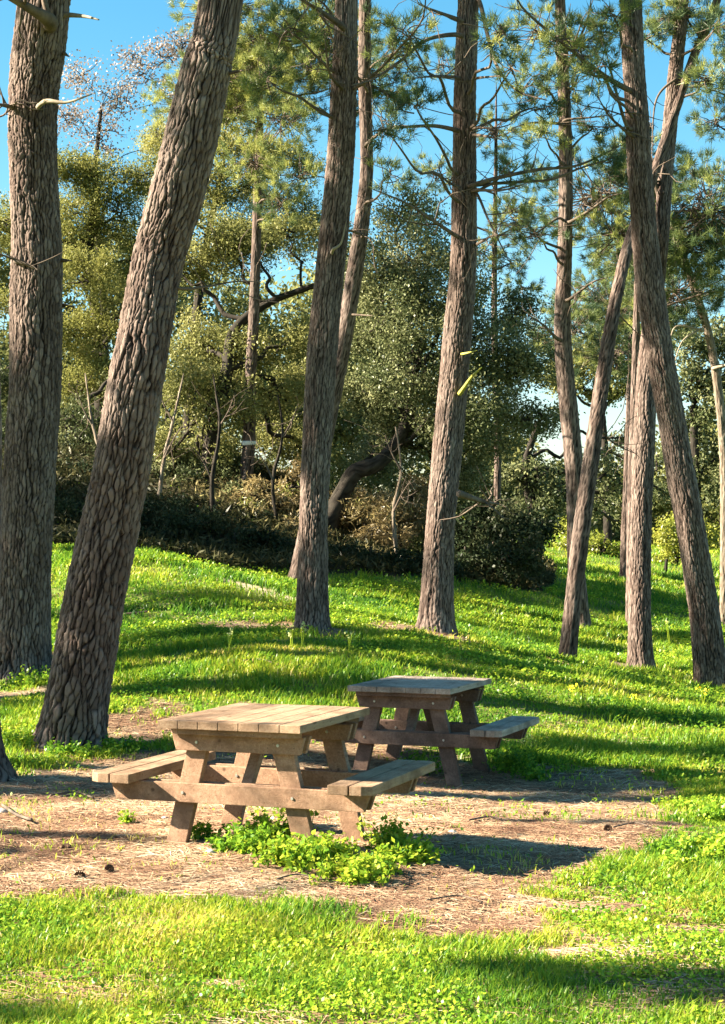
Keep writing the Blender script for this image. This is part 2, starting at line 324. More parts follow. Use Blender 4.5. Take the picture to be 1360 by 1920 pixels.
def trunk_mesh(name, P4, mat, parent, m=72, step=.03, cw=.055, ch=.17, depth=.018, seed=1, flare=1.35, origin=None):
    P4 = np.asarray(P4, float); L = np.linalg.norm(np.diff(P4[:, :3], axis=0), axis=1).sum(); n = max(12, int(L/step))
    C = catmull(P4, n); R = C[:, 3].copy(); C = C[:, :3]
    s = np.linspace(0, L, n)
    R = R*(1+(flare-1)*np.exp(-np.maximum(s-.15, 0)/.22))
    A, B = frames(C); th = np.linspace(0, 2*np.pi, m, endpoint=False)
    S, TH = np.meshgrid(s, th, indexing='ij'); nu = max(6, round(2*np.pi*P4[:, 3].mean()/cw))
    U = TH/(2*np.pi)*nu
    wu = (fbm(np.cos(TH)*2+seed, S*5.5+np.sin(TH)*2, seed, 4)-.5); wv = (fbm(np.sin(TH)*2.5, S*2+np.cos(TH)*2.5, seed+5, 3)-.5)
    UU = U+wu*1.3; VV = S/ch+wv*1.1
    f1, f2, cid, w_ = cells(UU, VV, nu, seed); tk = .20+.26*fbm(UU*.6, VV*.8, seed+7, 2); ce = 1-(1-sst(.02, tk, f2-f1))*(.42+.58*sst(.32, .62, w_))
    nl = max(6, int(nu/2.6)); g1, g2, gid, gw = cells(UU*nl/nu+.35*(fbm(UU*.8, VV*.9, seed+12, 2)-.5), VV*.36, nl, seed+21); fu = 1-(1-sst(.02, .16, g2-g1))*(.1+.9*sst(.3, .6, gw))
    cr = ce*(.15+.85*fu)
    disp = -(1-ce)*depth*.75-(1-fu)*depth*1.1+(cid-.5)*depth*.35+(fbm(U*1.7, S*34, seed+2, 4)-.5)*depth*.9+(fbm(np.cos(TH)*1.5, S*1.3+np.sin(TH)*1.5, seed+3, 3)-.5)*R[:, None]*.2
    wide = fbm(np.cos(TH)*1.2+seed, S*1.1+np.sin(TH), seed+6, 3); cr2 = 1.
    cid = np.clip(.7*cid+.5*(wide-.5)+.15, 0, 1)
    disp = disp+R[:, None]*np.exp(-np.maximum(S-.1, 0)/.16)*(.20*np.maximum(0, np.sin(TH*4+seed+1.3*np.sin(TH)))+.08)*(flare > 1.05)
    rr = np.maximum(R[:, None]+disp, .004)
    V = C[:, None]+rr[..., None]*(A[:, None]*np.cos(th)[None, :, None]+B[:, None]*np.sin(th)[None, :, None])
    i = np.arange(n*m).reshape(n, m)
    Fq = np.stack([i[:-1], np.roll(i[:-1], -1, 1), np.roll(i[1:], -1, 1), i[1:]], -1).reshape(-1, 4)
    V = V.reshape(-1, 3)
    if origin is not None: V = V-origin
    return mesh(name, V, [Fq], mat, parent, True, [('crack', 'POINT', (cr*(.55+.45*cr2)).ravel()), ('plate', 'POINT', cid.ravel())])
class Acc:
    def __init__(s): s.V = []; s.Q = []; s.T = []; s.n = 0
    def tube(s, P4, n=8, m=5):
        V, q_, t_ = tube_arrays(P4, n, m); s.V.append(V); s.Q.append(q_+s.n); s.T.append(t_+s.n); s.n += len(V)
    def build(s, name, mat, parent, origin, smooth=True):
        V = np.vstack(s.V)-origin; n = sum(len(a) for a in s.Q)+sum(len(a) for a in s.T)
        at_ = [('crack', 'POINT', np.full(len(V), .8)), ('plate', 'POINT', vn(V[:, 0]*9, V[:, 2]*6, 3))]
        return mesh(name, V, [np.vstack(s.Q), np.vstack(s.T)], mat, parent, smooth, at_)
def wander(a, b, r0, r1, k=4, amp=.12, sag=0.):
    a = np.asarray(a, float); b = np.asarray(b, float); L = np.linalg.norm(b-a); out = []
    for i in range(k+1):
        t = i/k; p = a*(1-t)+b*t
        if 0 < i < k: p = p+rng.normal(0, amp*L*.35, 3)
        p = p+np.array([0, 0, sag*L*4*t*(1-t)]); out.append([*p, r0*(1-t)**.8+r1*(1-(1-t)**.8)])
    return np.array(out)
def rdir(n):
    v = rng.normal(size=(n, 3)); return v/np.linalg.norm(v, axis=1)[:, None]
def leaf_arrays(C, L, W, tint, up=.35):
    """rhombic leaves at centres C"""
    n = len(C); a = rdir(n); nn = rdir(n); nn[:, 2] += up*2*np.sign(rng.random(n)-.05); b = np.cross(nn, a); b /= np.linalg.norm(b, axis=1)[:, None]+1e-9
    L = (L*rng.uniform(.7, 1.3, n))[:, None]; W = (W*rng.uniform(.7, 1.3, n))[:, None]
    V = np.stack([C-a*L*.5, C+b*W*.5-a*L*.05, C+a*L*.5, C-b*W*.5-a*L*.05], 1).reshape(-1, 3)
    return V, np.arange(4*n).reshape(n, 4), tint
def needle_arrays(C, D, L, W, K, tint):
    n = len(C); d = D[:, None]*.9+rng.normal(0, .55, (n, K, 3)); d /= np.linalg.norm(d, axis=2)[..., None]
    c = np.repeat(C[:, None], K, 1)+rng.normal(0, L*.18, (n, K, 3)); sd = np.cross(d, rdir(n*K).reshape(n, K, 3)); sd /= np.linalg.norm(sd, axis=2)[..., None]+1e-9
    ll = L*rng.uniform(.7, 1.25, (n, K, 1))
    V = np.stack([c-sd*W/2, c+sd*W/2, c+d*ll], 2).reshape(-1, 3)
    return V, np.arange(3*n*K).reshape(-1, 3), np.clip(np.repeat(tint, K)+rng.normal(0, .1, n*K), 0, 1)
def clusters(c, r, nsub, flat=.75):
    v = rdir(nsub)*(rng.uniform(.15, 1, nsub)**.45)[:, None]*r; v[:, 2] *= flat; return c+v
def foliage(name, kind, blobs, parent, mat, origin, dens=1., leaf=(.075, .04), base=.45, var=.22, twigs=None, sub=1.):
    Vs, Fs, Ts = [], [], []; n0 = 0; ends = []
    for (c, r) in blobs:
        ns = int(max(10, 34*sub*(r**2))) if kind == 'leaf' else int(max(10, 95*sub*(r**2)*dens))
        cc = clusters(c, r, ns); ends.append(cc); bt = rng.normal(0, .5)
        if kind == 'leaf':
            per = int(np.pi*r*r*4.0*dens/(leaf[0]*leaf[1]*.5)/ns)
            tt = np.clip(base+bt*var*.7+rng.normal(0, var*.6, ns), .02, .98)
            C = (cc[:, None]+rng.normal(0, 1, (ns, per, 3))*np.array([1, 1, .85])*r*.62/ns**.38).reshape(-1, 3)
            t = np.clip(np.repeat(tt, per)+rng.normal(0, .09, len(C)), 0, 1)
            V, f, t = leaf_arrays(C, leaf[0], leaf[1], t)
        else:
            D = cc-c; D = D/(np.linalg.norm(D, axis=1)[:, None]+1e-9)*.6; D[:, 2] += .55
            tt = np.clip(base+bt*var*.7+rng.normal(0, var, ns), .02, .98)
            V, f, t = needle_arrays(cc, D, leaf[0], leaf[1], 46, tt)
        Vs.append(V); Fs.append(f+n0); Ts.append(t); n0 += len(V)
    V = np.vstack(Vs)-origin
    o = mesh(name, V, [np.vstack(Fs)], mat, parent, False, [('tint', 'FACE', np.concatenate(Ts))])
    return o, ends
def base_pt(px, py, d):
    p = at(px, py, d); p[2] = tz(p[0], p[1]); return p
def w2(px, d): return px*d/F/2

def pine(label, pts, extend, branches=(), crown=(), mat='bark', res=(72, .03), cw=.055, ch=.17, depth=.018, seed=1, group=None, leafL=.13, cbase=.45, flare=1.3, stubs=(), name='pine_tree', canopy=True, cdens=1.6, cat='pine tree'):
    """pts: (px,py,d,wpx) from base up; extend metres above the last point"""
    b = base_pt(*pts[0][:3]); P = []
    for i, (px, py, d, wp) in enumerate(pts):
        p = at(px, py, d)
        if i == 0: p = b.copy()
        P.append([*p, w2(wp, d)])
    P = np.array(P); dn = P[0, :3]-(P[1, :3]-P[0, :3])/np.linalg.norm(P[1, :3]-P[0, :3])*.25
    P = np.vstack([[*dn, P[0, 3]*1.02], P])
    if extend:
        t = P[-1, :3]-P[-2, :3]; t /= np.linalg.norm(t); t = t*.75+np.array([0, 0, .35]); t /= np.linalg.norm(t)
        r = P[-1, 3]; P = np.vstack([P, [*(P[-1, :3]+t*extend*.5), r*.66], [*(P[-1, :3]+t*extend), r*.18]])
    root = empty(name, b, label, cat, group)
    trunk_mesh('trunk', P, M[mat], root, res[0], res[1], cw, ch, depth, seed, flare, b)
    def near(p):                                 # nearest trunk centre
        C = catmull(P, 200); k = np.argmin(((C[:, :3]-p)**2).sum(1)); return C[k]
    for br in branches:                          # (polyline px,py), d0, d1, width px, material
        poly, dd0, dd1, wp = br[:4]; mt = br[4] if len(br) > 4 else 'branch'
        n = len(poly); Q = []
        for i, (px, py) in enumerate(poly):
            t = i/max(1, n-1); d = dd0*(1-t)+dd1*t; Q.append([*at(px, py, d), w2(wp, d)*(1-.75*t)])
        Q = np.array(Q); c = near(Q[0, :3]); Q = np.vstack([[*c[:3], Q[0, 3]], Q]) if np.linalg.norm(c[:3]-Q[0, :3]) < 3*c[3] else Q
        a = Acc(); a.tube(Q, 8*len(Q), 8)
        if len(poly) > 2 and wp > 4 and mt == 'branch':
            C = catmull(Q, 40)
            for k in rng.integers(12, 39, 9):
                e = C[k, :3]+rng.normal(0, .28, 3)+np.array([0, 0, .05]); a.tube(wander(C[k, :3], e, C[k, 3]*.5, .003, 3, .2), 6, 4)
        a.build('branch', M[mt], root, b)
    bl = [(at(px, py, d), r*d/F) for px, py, d, r in crown]
    twig = []
    if extend and canopy:
        top = P[-1, :3]; low = P[-3, :3]
        for k in range(9):
            h = rng.uniform(.25, 1.); c = low*(1-h)+top*h; a_ = rng.uniform(0, 2*np.pi); q_ = rng.uniform(.5, 2.3)*(1.15-h*.6)
            bl.append((c+np.array([np.cos(a_)*q_, np.sin(a_)*q_, rng.uniform(0, .6)]), rng.uniform(.7, 1.15)))
        bl.append((top, .9))
    if bl:
        fo, ends = foliage('foliage', 'needle', bl, root, M['needle'], b, cdens, (leafL, .0095), cbase)
        for (c, r), e in zip(bl, ends):
            a = Acc(); C = catmull(P, 120); zt = c[2]-.12*np.linalg.norm(c[:2]-C[-1, :2])-.2
            k = np.argmin(abs(C[:, 2]-zt)+.3*np.linalg.norm(C[:, :3]-c, axis=1)); s = C[k]
            a.tube(wander(s[:3], c, min(.022, s[3]*.5), .008, 5, .08, -.02), 14, 6)
            for q_ in e[::2]: a.tube(wander(c+rng.normal(0, .1, 3)*r, q_, .009, .003, 3, .15), 6, 4)
            a.build('branch', M['branch'], root, b)
    return root

def oak(label, pts, blobs, name, mat, leafm, leaf=(.062, .030), dens=1., base=.45, group=None, cat='tree', seed=1, var=.22, sub=1., twr=.02, kinds='leaf', ltw=1.):
    b = base_pt(*pts[0][:3]); P = []
    for i, (px, py, d, wp) in enumerate(pts):
        p = at(px, py, d)
        if i == 0: p = b.copy()
        P.append([*p, w2(wp, d)])
    P = np.array(P); dn = P[0].copy(); dn[2] -= .3; P = np.vstack([dn, P])
    root = empty(name, b, label, cat, group)
    trunk_mesh('trunk', P, M[mat], root, 24, .06, .05, .1, .015, seed, 1.25, b)
    bl = [(at(px, py, d), r*d/F) for px, py, d, r in blobs]
    fo, ends = foliage('foliage', kinds, bl, root, M[leafm], b, dens, leaf, base, var, sub=sub)
    C = catmull(P, 120)
    for (c, r), e in zip(bl, ends):
        a = Acc(); k = np.argmin(np.linalg.norm(C[:, :3]-c, axis=1)+.8*np.maximum(0, C[:, 2]-c[2]+.6)); s = C[max(k, 50)]
        lr = min(s[3]*.55, .03+.05*np.linalg.norm(s[:3]-c)/3)*ltw
        a.tube(wander(s[:3], c, lr, lr*.35, 6, .14, .03), 20, 7)
        for q_ in e[::2]: a.tube(wander(c+rng.normal(0, .15, 3)*r, q_, twr, .005, 4, .22), 8, 4)
        a.build('limb', M[mat] if mat != 'bark' else M['branch'], root, b)
    return root
# ------------------------------------------------------------------ picnic tables
import bmesh
def prism(bm, pts, a, b, axis):
    """polygon pts in the plane normal to axis, extruded from a to b"""
    def mk(p, t):
        return {'x': (t, p[0], p[1]), 'y': (p[0], t, p[1]), 'z': (p[0], p[1], t)}[axis]
    lo = [bm.verts.new(mk(p, a)) for p in pts]; hi = [bm.verts.new(mk(p, b)) for p in pts]; n = len(pts)
    bm.faces.new(lo); bm.faces.new(hi[::-1])
    for i in range(n): bm.faces.new((lo[i], hi[i], hi[(i+1) % n], lo[(i+1) % n]))
def bobj(name, bm, mat, parent, bev=.004):
    bmesh.ops.recalc_face_normals(bm, faces=bm.faces)
    if bev: bmesh.ops.bevel(bm, geom=bm.edges[:], offset=bev, segments=2, affect='EDGES', profile=.6)
    me = bpy.data.meshes.new(name); bm.to_mesh(me); bm.free(); me.materials.append(mat)
    o = bpy.data.objects.new(name, me); COL.objects.link(o); o.parent = parent; return o
def make_table(loc, rz, top, leg, label):
    root = empty('picnic_table', loc, label, 'picnic table', 'picnic tables', rz)
    h, W, L, hb = .72, .80, 1.03, .433
    bm = bmesh.new(); nb = 7; pw = W/nb                         # tabletop boards
    for i in range(nb):
        x0 = -W/2+i*pw+(.0012 if i else 0); x1 = -W/2+(i+1)*pw-(.0012 if i < nb-1 else 0)
        prism(bm, [(x0, h-.042), (x1, h-.042), (x1, h-random.uniform(0, .0015)), (x0, h-random.uniform(0, .0015))], -L/2, L/2, 'y')
    bobj('tabletop', bm, top, root, .0035)
    fv = .345
    for s in (-1, 1):
        bm = bmesh.new(); c = .055                               # chamfered batten under the boards
        y0, y1 = (s*.42-.055, s*.42+.055)
        prism(bm, [(-W/2+.03+c, y0), (W/2-.03-c, y0), (W/2-.03, y0+c), (W/2-.03, y1-c), (W/2-.03-c, y1), (-W/2+.03+c, y1), (-W/2+.03, y1-c), (-W/2+.03, y0+c)], h-.074, h-.043, 'z')
        bobj('batten', bm, leg, root)
        for q in (-1, 1):                                        # paired rails either side of the legs
            yc = s*fv+q*.041; a, b_ = yc-.016, yc+.016
            bm = bmesh.new(); prism(bm, [(-.375, h-.075), (.375, h-.075), (.35, h-.165), (-.35, h-.165)], a, b_, 'y'); bobj('top_rail', bm, leg, root)
            bm = bmesh.new(); prism(bm, [(-.735, hb-.05), (.735, hb-.05), (.70, hb-.15), (-.70, hb-.15)], a, b_, 'y'); bobj('seat_rail', bm, leg, root)
        for q in (-1, 1):
            bm = bmesh.new(); x1, x0, hw = q*.225, q*.40, .057
            prism(bm, [(x0-hw, -.08), (x0+hw, -.08), (x1+hw, h-.077), (x1-hw, h-.077)], s*fv-.024, s*fv+.024, 'y'); bobj('leg', bm, leg, root)
        for x_, z_ in ((-.23, h-.12), (.23, h-.12), (-.31, hb-.1), (.31, hb-.1)):
            for e in (-1, 1):
                bm = bmesh.new(); bmesh.ops.create_cone(bm, cap_ends=True, segments=10, radius1=.009, radius2=.007, depth=.006, matrix=Matrix.Translation((x_, s*fv+e*.060, z_)) @ Matrix.Rotation(-e*math.pi/2, 4, 'X'))
                bobj('bolt', bm, M['bolt'], root, 0)
        bm = bmesh.new()                                        # diagonal brace to the middle of the top
        prism(bm, [(s*.30, hb-.13), (s*.30, hb-.075), (s*.06, h-.076), (s*.015, h-.076), (s*.02, h-.10), (s*.285, hb-.13)], -.03, .03, 'x'); bobj('brace', bm, leg, root)
    bm = bmesh.new(); prism(bm, [(-.04, h-.074), (.04, h-.074), (.04, h-.044), (-.04, h-.044)], -.36, .36, 'y'); bobj('batten', bm, leg, root)
    for s in (-1, 1):                                            # benches: two boards with clipped outer corners
        bm = bmesh.new(); Lb = 1.08; x0, x1, x2, x3 = .555, .664, .672, .785; c = .05
        A = [(x0, -Lb/2), (x1, -Lb/2), (x1, Lb/2), (x0, Lb/2)]; B = [(x2, -Lb/2), (x3-c, -Lb/2), (x3, -Lb/2+c*.6), (x3, Lb/2-c*.6), (x3-c, Lb/2), (x2, Lb/2)]
        for pl in (A, B): prism(bm, [(s*x, y) for x, y in pl], hb-.048, hb, 'z')
        o = bobj('bench', bm, top, root, .004)
        for t in (-1, 1):
            bm = bmesh.new(); prism(bm, [(s*.60, hb-.049), (s*.74, hb-.049), (s*.74, hb-.075), (s*.60, hb-.075)], t*.345-.024, t*.345+.024, 'y'); bobj('bench_block', bm, leg, root)
    return root
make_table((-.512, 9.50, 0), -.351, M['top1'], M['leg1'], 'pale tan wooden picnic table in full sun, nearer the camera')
make_table((.446, 13.37, -.148), -.366, M['top2'], M['leg2'], 'grey and brown picnic table in the shade, farther back')

# ------------------------------------------------------------------ pines
BIG = dict(res=(250, .011), cw=.033, ch=.105, depth=.020)
MID = dict(res=(150, .016), cw=.026, ch=.095, depth=.0125)
FAR = dict(res=(48, .04), cw=.034, ch=.13, depth=.010)
pine('thick upright pine trunk at the left edge with pale broken stubs near its top',
     [(37, 1262, 17.8, 108), (47, 1050, 17.8, 97), (55, 900, 17.8, 98), (66, 700, 17.8, 98), (70, 480, 17.8, 94), (65, 330, 17.8, 93), (63, 200, 17.8, 92), (82, 0, 17.8, 100)], 5,
     [([(95, 42), (60, 18), (-10, -20)], 17.5, 17, 30), ([(125, 28), (160, 31), (186, 37)], 17.7, 17.4, 10, 'dead'), ([(85, 190), (125, 192), (172, 177)], 17.3, 17., 9, 'dead'),
      ([(20, 200), (0, 196), (-30, 188)], 17.6, 17.2, 9), ([(112, 97), (130, 106)], 17.8, 17.6, 10), ([(112, 488), (135, 489)], 17.8, 17.6, 8), ([(30, 490), (55, 497), (72, 507)], 17.6, 17.45, 9)], seed=3, **BIG)
pine('thick thick pine leaning right behind the left bench, deep fissured bark',
     [(132, 1392, 13.5, 122), (155, 1250, 13.4, 115), (183, 1100, 13.3, 112), (211, 960, 13.2, 106), (233, 850, 13.1, 106), (258, 700, 13, 104), (278, 600, 13, 98), (300, 480, 13, 97), (342, 330, 12.9, 100), (386, 130, 12.8, 92), (416, -10, 12.8, 82)], 6,
     [([(425, 137), (455, 132)], 12.8, 12.6, 9), ([(340, 541), (390, 537), (440, 528), (490, 528)], 13, 13.3, 6)], seed=11, flare=1.25, **BIG)
pine('dark pine trunk with grey bark standing in the middle, left of the yellow stubbed one',
     [(586, 1178, 19.2, 60), (588, 1000, 19.2, 55), (593, 850, 19.2, 56), (606, 650, 19.2, 56), (622, 480, 19.2, 54), (638, 300, 19.2, 52), (645, 160, 19.2, 50), (650, 0, 19.2, 44)], 5,
     [([(640, 48), (600, 20), (560, -5)], 19, 18, 13), ([(640, 163), (618, 135), (608, 60)], 19, 18.4, 8), ([(625, 221), (598, 200)], 19.1, 18.9, 5),
      ([(652, 170), (690, 150), (740, 100), (790, 40), (800, -20)], 19.2, 18, 8), ([(625, 468), (640, 455), (650, 415)], 18.9, 18.8, 6, 'dead')],
     [(545, 60, 18.6, 70), (500, 150, 18.9, 60), (590, 20, 19.5, 60)], seed=5, **MID)
pine('tall sunlit pine trunk right of centre with yellow lichen covered stub',
     [(816, 1180, 20.3, 64), (820, 1070, 20.3, 58), (828, 960, 20.3, 57), (843, 800, 20.3, 57), (857, 650, 20.3, 54), (868, 500, 20.3, 50), (871, 300, 20.3, 45), (873, 150, 20.3, 42), (879, 0, 20.3, 40)], 5,
     [([(860, 37), (820, 22), (785, 8)], 20.1, 18.5, 9), ([(857, 65), (800, 75), (750, 115), (700, 148), (660, 160)], 20.1, 17.8, 9), ([(855, 145), (815, 143), (775, 147)], 20.1, 18.2, 7),
      ([(888, 148), (940, 142)], 20.1, 18.6, 6), ([(852, 243), (810, 236), (740, 240), (690, 248)], 20.1, 18, 9), ([(892, 240), (930, 240), (962, 232)], 20.1, 18.5, 5), ([(892, 253), (945, 262)], 20.1, 18.6, 6),
      ([(893, 345), (940, 332), (1010, 318), (1075, 312), (1120, 295), (1165, 272)], 20.1, 20.5, 9), ([(893, 357), (945, 356), (992, 342)], 20.1, 18.8, 6), ([(854, 348), (833, 335), (820, 308)], 20.1, 18.9, 6),
      ([(852, 440), (810, 412), (760, 380), (700, 355)], 20.1, 18.2, 8), ([(893, 362), (915, 410), (935, 450), (955, 490)], 20.2, 19, 6), ([(893, 458), (925, 442), (965, 440)], 20.2, 19, 6),
      ([(898, 0), (918, 80), (935, 130), (970, 170), (1025, 188)], 20.2, 18.8, 9), ([(862, 738), (884, 708), (903, 689)], 20.15, 19, 9, 'lichen'), ([(866, 664), (895, 657)], 20.15, 19.1, 5, 'lichen'),
      ([(860, 925), (905, 940), (935, 945)], 19.6, 20, 14)],
     [(760, 60, 18.6, 60), (940, 60, 19, 60), (960, 130, 19, 50), (1010, 200, 20.3, 50), (960, 330, 20.2, 45), (780, 200, 18.6, 50), (1140, 300, 20.4, 30), (730, 250, 18.5, 40)], seed=7, **MID)
pine('slim bent pine trunk rising just behind and right of the dark middle trunk',
     [(557, 1092, 26, 34), (575, 1000, 26, 32), (598, 880, 26, 31), (625, 740, 26, 32), (645, 640, 26, 30), (664, 520, 26, 31), (681, 400, 26, 28), (688, 300, 26, 25), (684, 150, 26, 24), (684, 0, 26, 22)], 5,
     [([(660, 590), (700, 592)], 25.9, 25.6, 5), ([(688, 270), (730, 240), (790, 236)], 25.8, 25, 7), ([(680, 440), (650, 430), (640, 418)], 25.8, 25.6, 6), ([(686, 165), (640, 110), (600, 90)], 25.8, 25, 6)],
     [(730, 330, 25, 50), (740, 90, 25.5, 60), (700, 40, 26, 50)], seed=15, **FAR)
pine('slim wavy pine trunk rising behind the thin leaning trunk, tufted at its top',
     [(1090, 1178, 26, 34), (1080, 1050, 26, 32), (1078, 900, 26, 34), (1066, 760, 26, 34), (1055, 620, 26, 32), (1059, 480, 26, 28), (1061, 300, 26, 25), (1055, 100, 26, 22), (1050, 0, 26, 20)], 5,
     [([(1050, 232), (1000, 230), (960, 240)], 25.8, 25, 6), ([(1072, 415), (1110, 392), (1140, 370), (1168, 362)], 25.8, 25.4, 7), ([(1045, 635), (1020, 610), (990, 590)], 25.8, 25.4, 7), ([(1070, 560), (1110, 530), (1140, 520)], 25.8, 25.4, 6),
      ([(1060, 225), (1110, 220), (1150, 215)], 25.8, 25.6, 5), ([(1063, 130), (1100, 40), (1110, -10)], 25.8, 25.4, 6), ([(1045, 410), (1000, 440), (960, 450)], 25.8, 25, 5)],
     [(1010, 60, 25.5, 75), (1090, 90, 26, 70), (1000, 150, 25.5, 60), (1070, 170, 26, 60), (1020, 250, 25.2, 50), (960, 400, 25, 50), (1000, 440, 25, 45), (1130, 60, 26, 60), (1110, 240, 26, 45)], seed=21, cbase=.6, **FAR)
pine('thin dark trunk leaning right, crossing behind the big leaning pine at right',
     [(1063, 1243, 21.8, 34), (1078, 1100, 21.8, 33), (1092, 980, 21.8, 33), (1110, 850, 21.8, 30), (1132, 700, 21.9, 27), (1155, 560, 22, 24), (1182, 450, 22.3, 22), (1222, 340, 22.6, 20), (1262, 220, 22.8, 18), (1300, 110, 23, 17), (1348, -10, 23, 15)], 3,
     [([(1120, 800), (1150, 830), (1190, 850)], 21.8, 22.4, 5), ([(1150, 580), (1210, 640)], 22, 23, 4)], [(1330, 60, 23, 50), (1290, 30, 23, 50)], seed=25, flare=1.15, **FAR)
pine('straight pine trunk standing left of the big leaning pine, lit low on its left side',
     [(1201, 1250, 22.6, 46), (1200, 1100, 22.6, 42), (1203, 950, 22.6, 41), (1209, 800, 22.6, 42), (1215, 680, 22.7, 38), (1228, 560, 22.8, 32), (1240, 450, 22.6, 30), (1248, 330, 22.8, 28), (1262, 180, 23, 27), (1280, 0, 23, 24)], 5,
     [([(1242, 385), (1226, 335), (1218, 325)], 22.8, 22.6, 12), ([(1265, 150), (1230, 190), (1222, 300)], 22.9, 22.7, 6)], [(1260, 30, 23, 60), (1210, 70, 23, 50), (1330, 150, 22.6, 55), (1345, 50, 22.5, 60)], seed=27, **MID)
pine('big pine leaning left at the right edge, curved trunk with warm lit bark',
     [(1336, 1288, 21.3, 62), (1318, 1130, 21.2, 56), (1290, 960, 21, 54), (1262, 800, 20.9, 52), (1240, 680, 20.8, 50), (1222, 560, 20.8, 52), (1207, 420, 20.8, 48), (1196, 250, 20.8, 44), (1188, 120, 20.8, 42), (1183, -10, 20.8, 40)], 5,
     [([(1172, 165), (1130, 140), (1080, 100), (1030, 60), (985, 20), (965, -10)], 20.6, 19.2, 11), ([(1175, 235), (1150, 150), (1135, 90)], 20.6, 20, 7), ([(1180, 250), (1145, 220), (1120, 180)], 20.6, 20.2, 7)],
     [(1120, 130, 19.6, 55), (1060, 70, 19.4, 50), (1150, 30, 20, 60)], seed=31, **MID)
pine('slender pale trunk curving down the right edge, behind the big leaning pine',
     [(1358, 1140, 28, 17), (1359, 900, 28, 17), (1350, 760, 28, 17), (1334, 650, 28, 16), (1308, 560, 28, 16), (1272, 455, 28, 15), (1248, 400, 28, 14), (1200, 300, 28, 14)], 0,
     [([(1310, 560), (1350, 545), (1390, 540)], 27.8, 27.5, 5, 'dead'), ([(1320, 620), (1270, 612), (1255, 640)], 27.8, 27.4, 6, 'dead'), ([(1318, 615), (1280, 640), (1262, 690)], 27.8, 27.4, 5, 'dead'), ([(1340, 690), (1380, 680)], 27.8, 27.5, 7, 'dead')], mat='bark_pale', seed=33, canopy=False, cat='tree', name='slender_tree', flare=1.1, **FAR)
pine('dark narrow trunk hidden mostly behind the straight pine left of the big leaning one',
     [(1184, 1192, 27, 20), (1185, 1000, 27, 20), (1188, 850, 27, 18), (1192, 700, 27, 16)], 3, seed=35, **FAR)
pine('short distant trunk seen in the gap left of the straight pine',
     [(1170, 1090, 36, 16), (1172, 1000, 36, 15), (1176, 900, 36, 14), (1180, 760, 36, 12)], 3, seed=36, **FAR)
pine('pine cut by the left edge, only its flared foot and dark side in view',
     [(-12, 1478, 12, 60), (-22, 1380, 12, 46), (-24, 1200, 12, 44), (-20, 1000, 12, 46), (-18, 800, 12, 42), (-24, 600, 12, 42), (-30, 300, 12, 40), (-40, 0, 12, 40)], 5, seed=37, flare=1.7, **MID)
t = pine('slim far pine trunk with a white band, among the oaks left of centre',
     [(455, 960, 31, 26), (460, 900, 31, 25), (467, 830, 31, 24), (470, 720, 31, 23), (476, 600, 31, 20), (480, 480, 31, 18), (486, 300, 31, 16)], 2,
     (), [(530, 230, 30, 75), (470, 300, 30.5, 70), (560, 330, 30, 60), (440, 210, 31, 60), (520, 380, 30.4, 60), (500, 130, 30, 60), (580, 130, 30, 55)], seed=41, cbase=.75, **FAR)
tb = at(467, 831, 31)
V, q_, t_ = tube_arrays(np.array([[tb[0]+.002, tb[1], tb[2]-.035, w2(27, 31)], [tb[0], tb[1], tb[2], w2(27, 31)], [tb[0], tb[1], tb[2]+.035, w2(27, 31)]]), 4, 24)
g = MG('white_tape'); g.pbr((.75, .75, .75), .6); o = mesh('tape_band', V-np.array(t.location), [q_, t_], g.m, t, True)
# a second rank of pines: needle clumps against the sky
for px, py, d, wp, top, lab, cr in [
    (930, 1085, 34, 14, 300, 'far pine with a straight stem just right of the yellow stubbed trunk', [(930, 250, 34, 70), (970, 420, 34, 60), (900, 470, 34, 50), (980, 540, 34, 40), (820, 330, 34, 55), (790, 400, 34, 40), (1000, 330, 34, 45), (960, 490, 34, 45), (740, 180, 34, 60), (830, 120, 34, 50)]),
    (1390, 1110, 30, 26, 100, 'pine beyond the right edge whose needle sprays hang into view', [(1340, 230, 30, 55), (1350, 330, 30, 50), (1335, 420, 30, 50), (1365, 480, 30, 40), (1310, 160, 30, 45), (1370, 130, 30, 60)])]:
    pine(lab, [(px, py, d, wp), (px+4, 800, d, wp*.9), (px-3, 600, d, wp*.8), (px, top, d, wp*.5)], 1.5, (), cr, seed=int(px), canopy=False, cbase=.5, **FAR)

# ------------------------------------------------------------------ broadleaved trees
oak('old holm oak with a dark crooked trunk and dense dark crown in the centre', [(606, 1005, 30, 46), (625, 960, 30, 36), (645, 920, 30, 32), (668, 885, 30, 32), (715, 865, 30, 28), (760, 800, 30.5, 24), (775, 700, 31, 20)],
    [(720, 500, 31, 85), (800, 480, 31.5, 80), (850, 560, 31, 90), (720, 600, 30.5, 90), (780, 680, 30, 95), (900, 650, 31, 85), (690, 720, 31, 70), (960, 700, 31, 75), (860, 760, 30, 90), (760, 800, 31, 85), (930, 800, 31, 75),
     (1010, 780, 31, 45), (700, 850, 32, 55), (850, 860, 31, 70), (970, 600, 32, 60), (1010, 690, 31, 45), (640, 640, 31.5, 60), (660, 480, 32, 60), (760, 410, 32, 60)], 'holm_oak', 'oakbark', 'oakleaf', base=.62, cat='oak tree', seed=51, dens=.8)
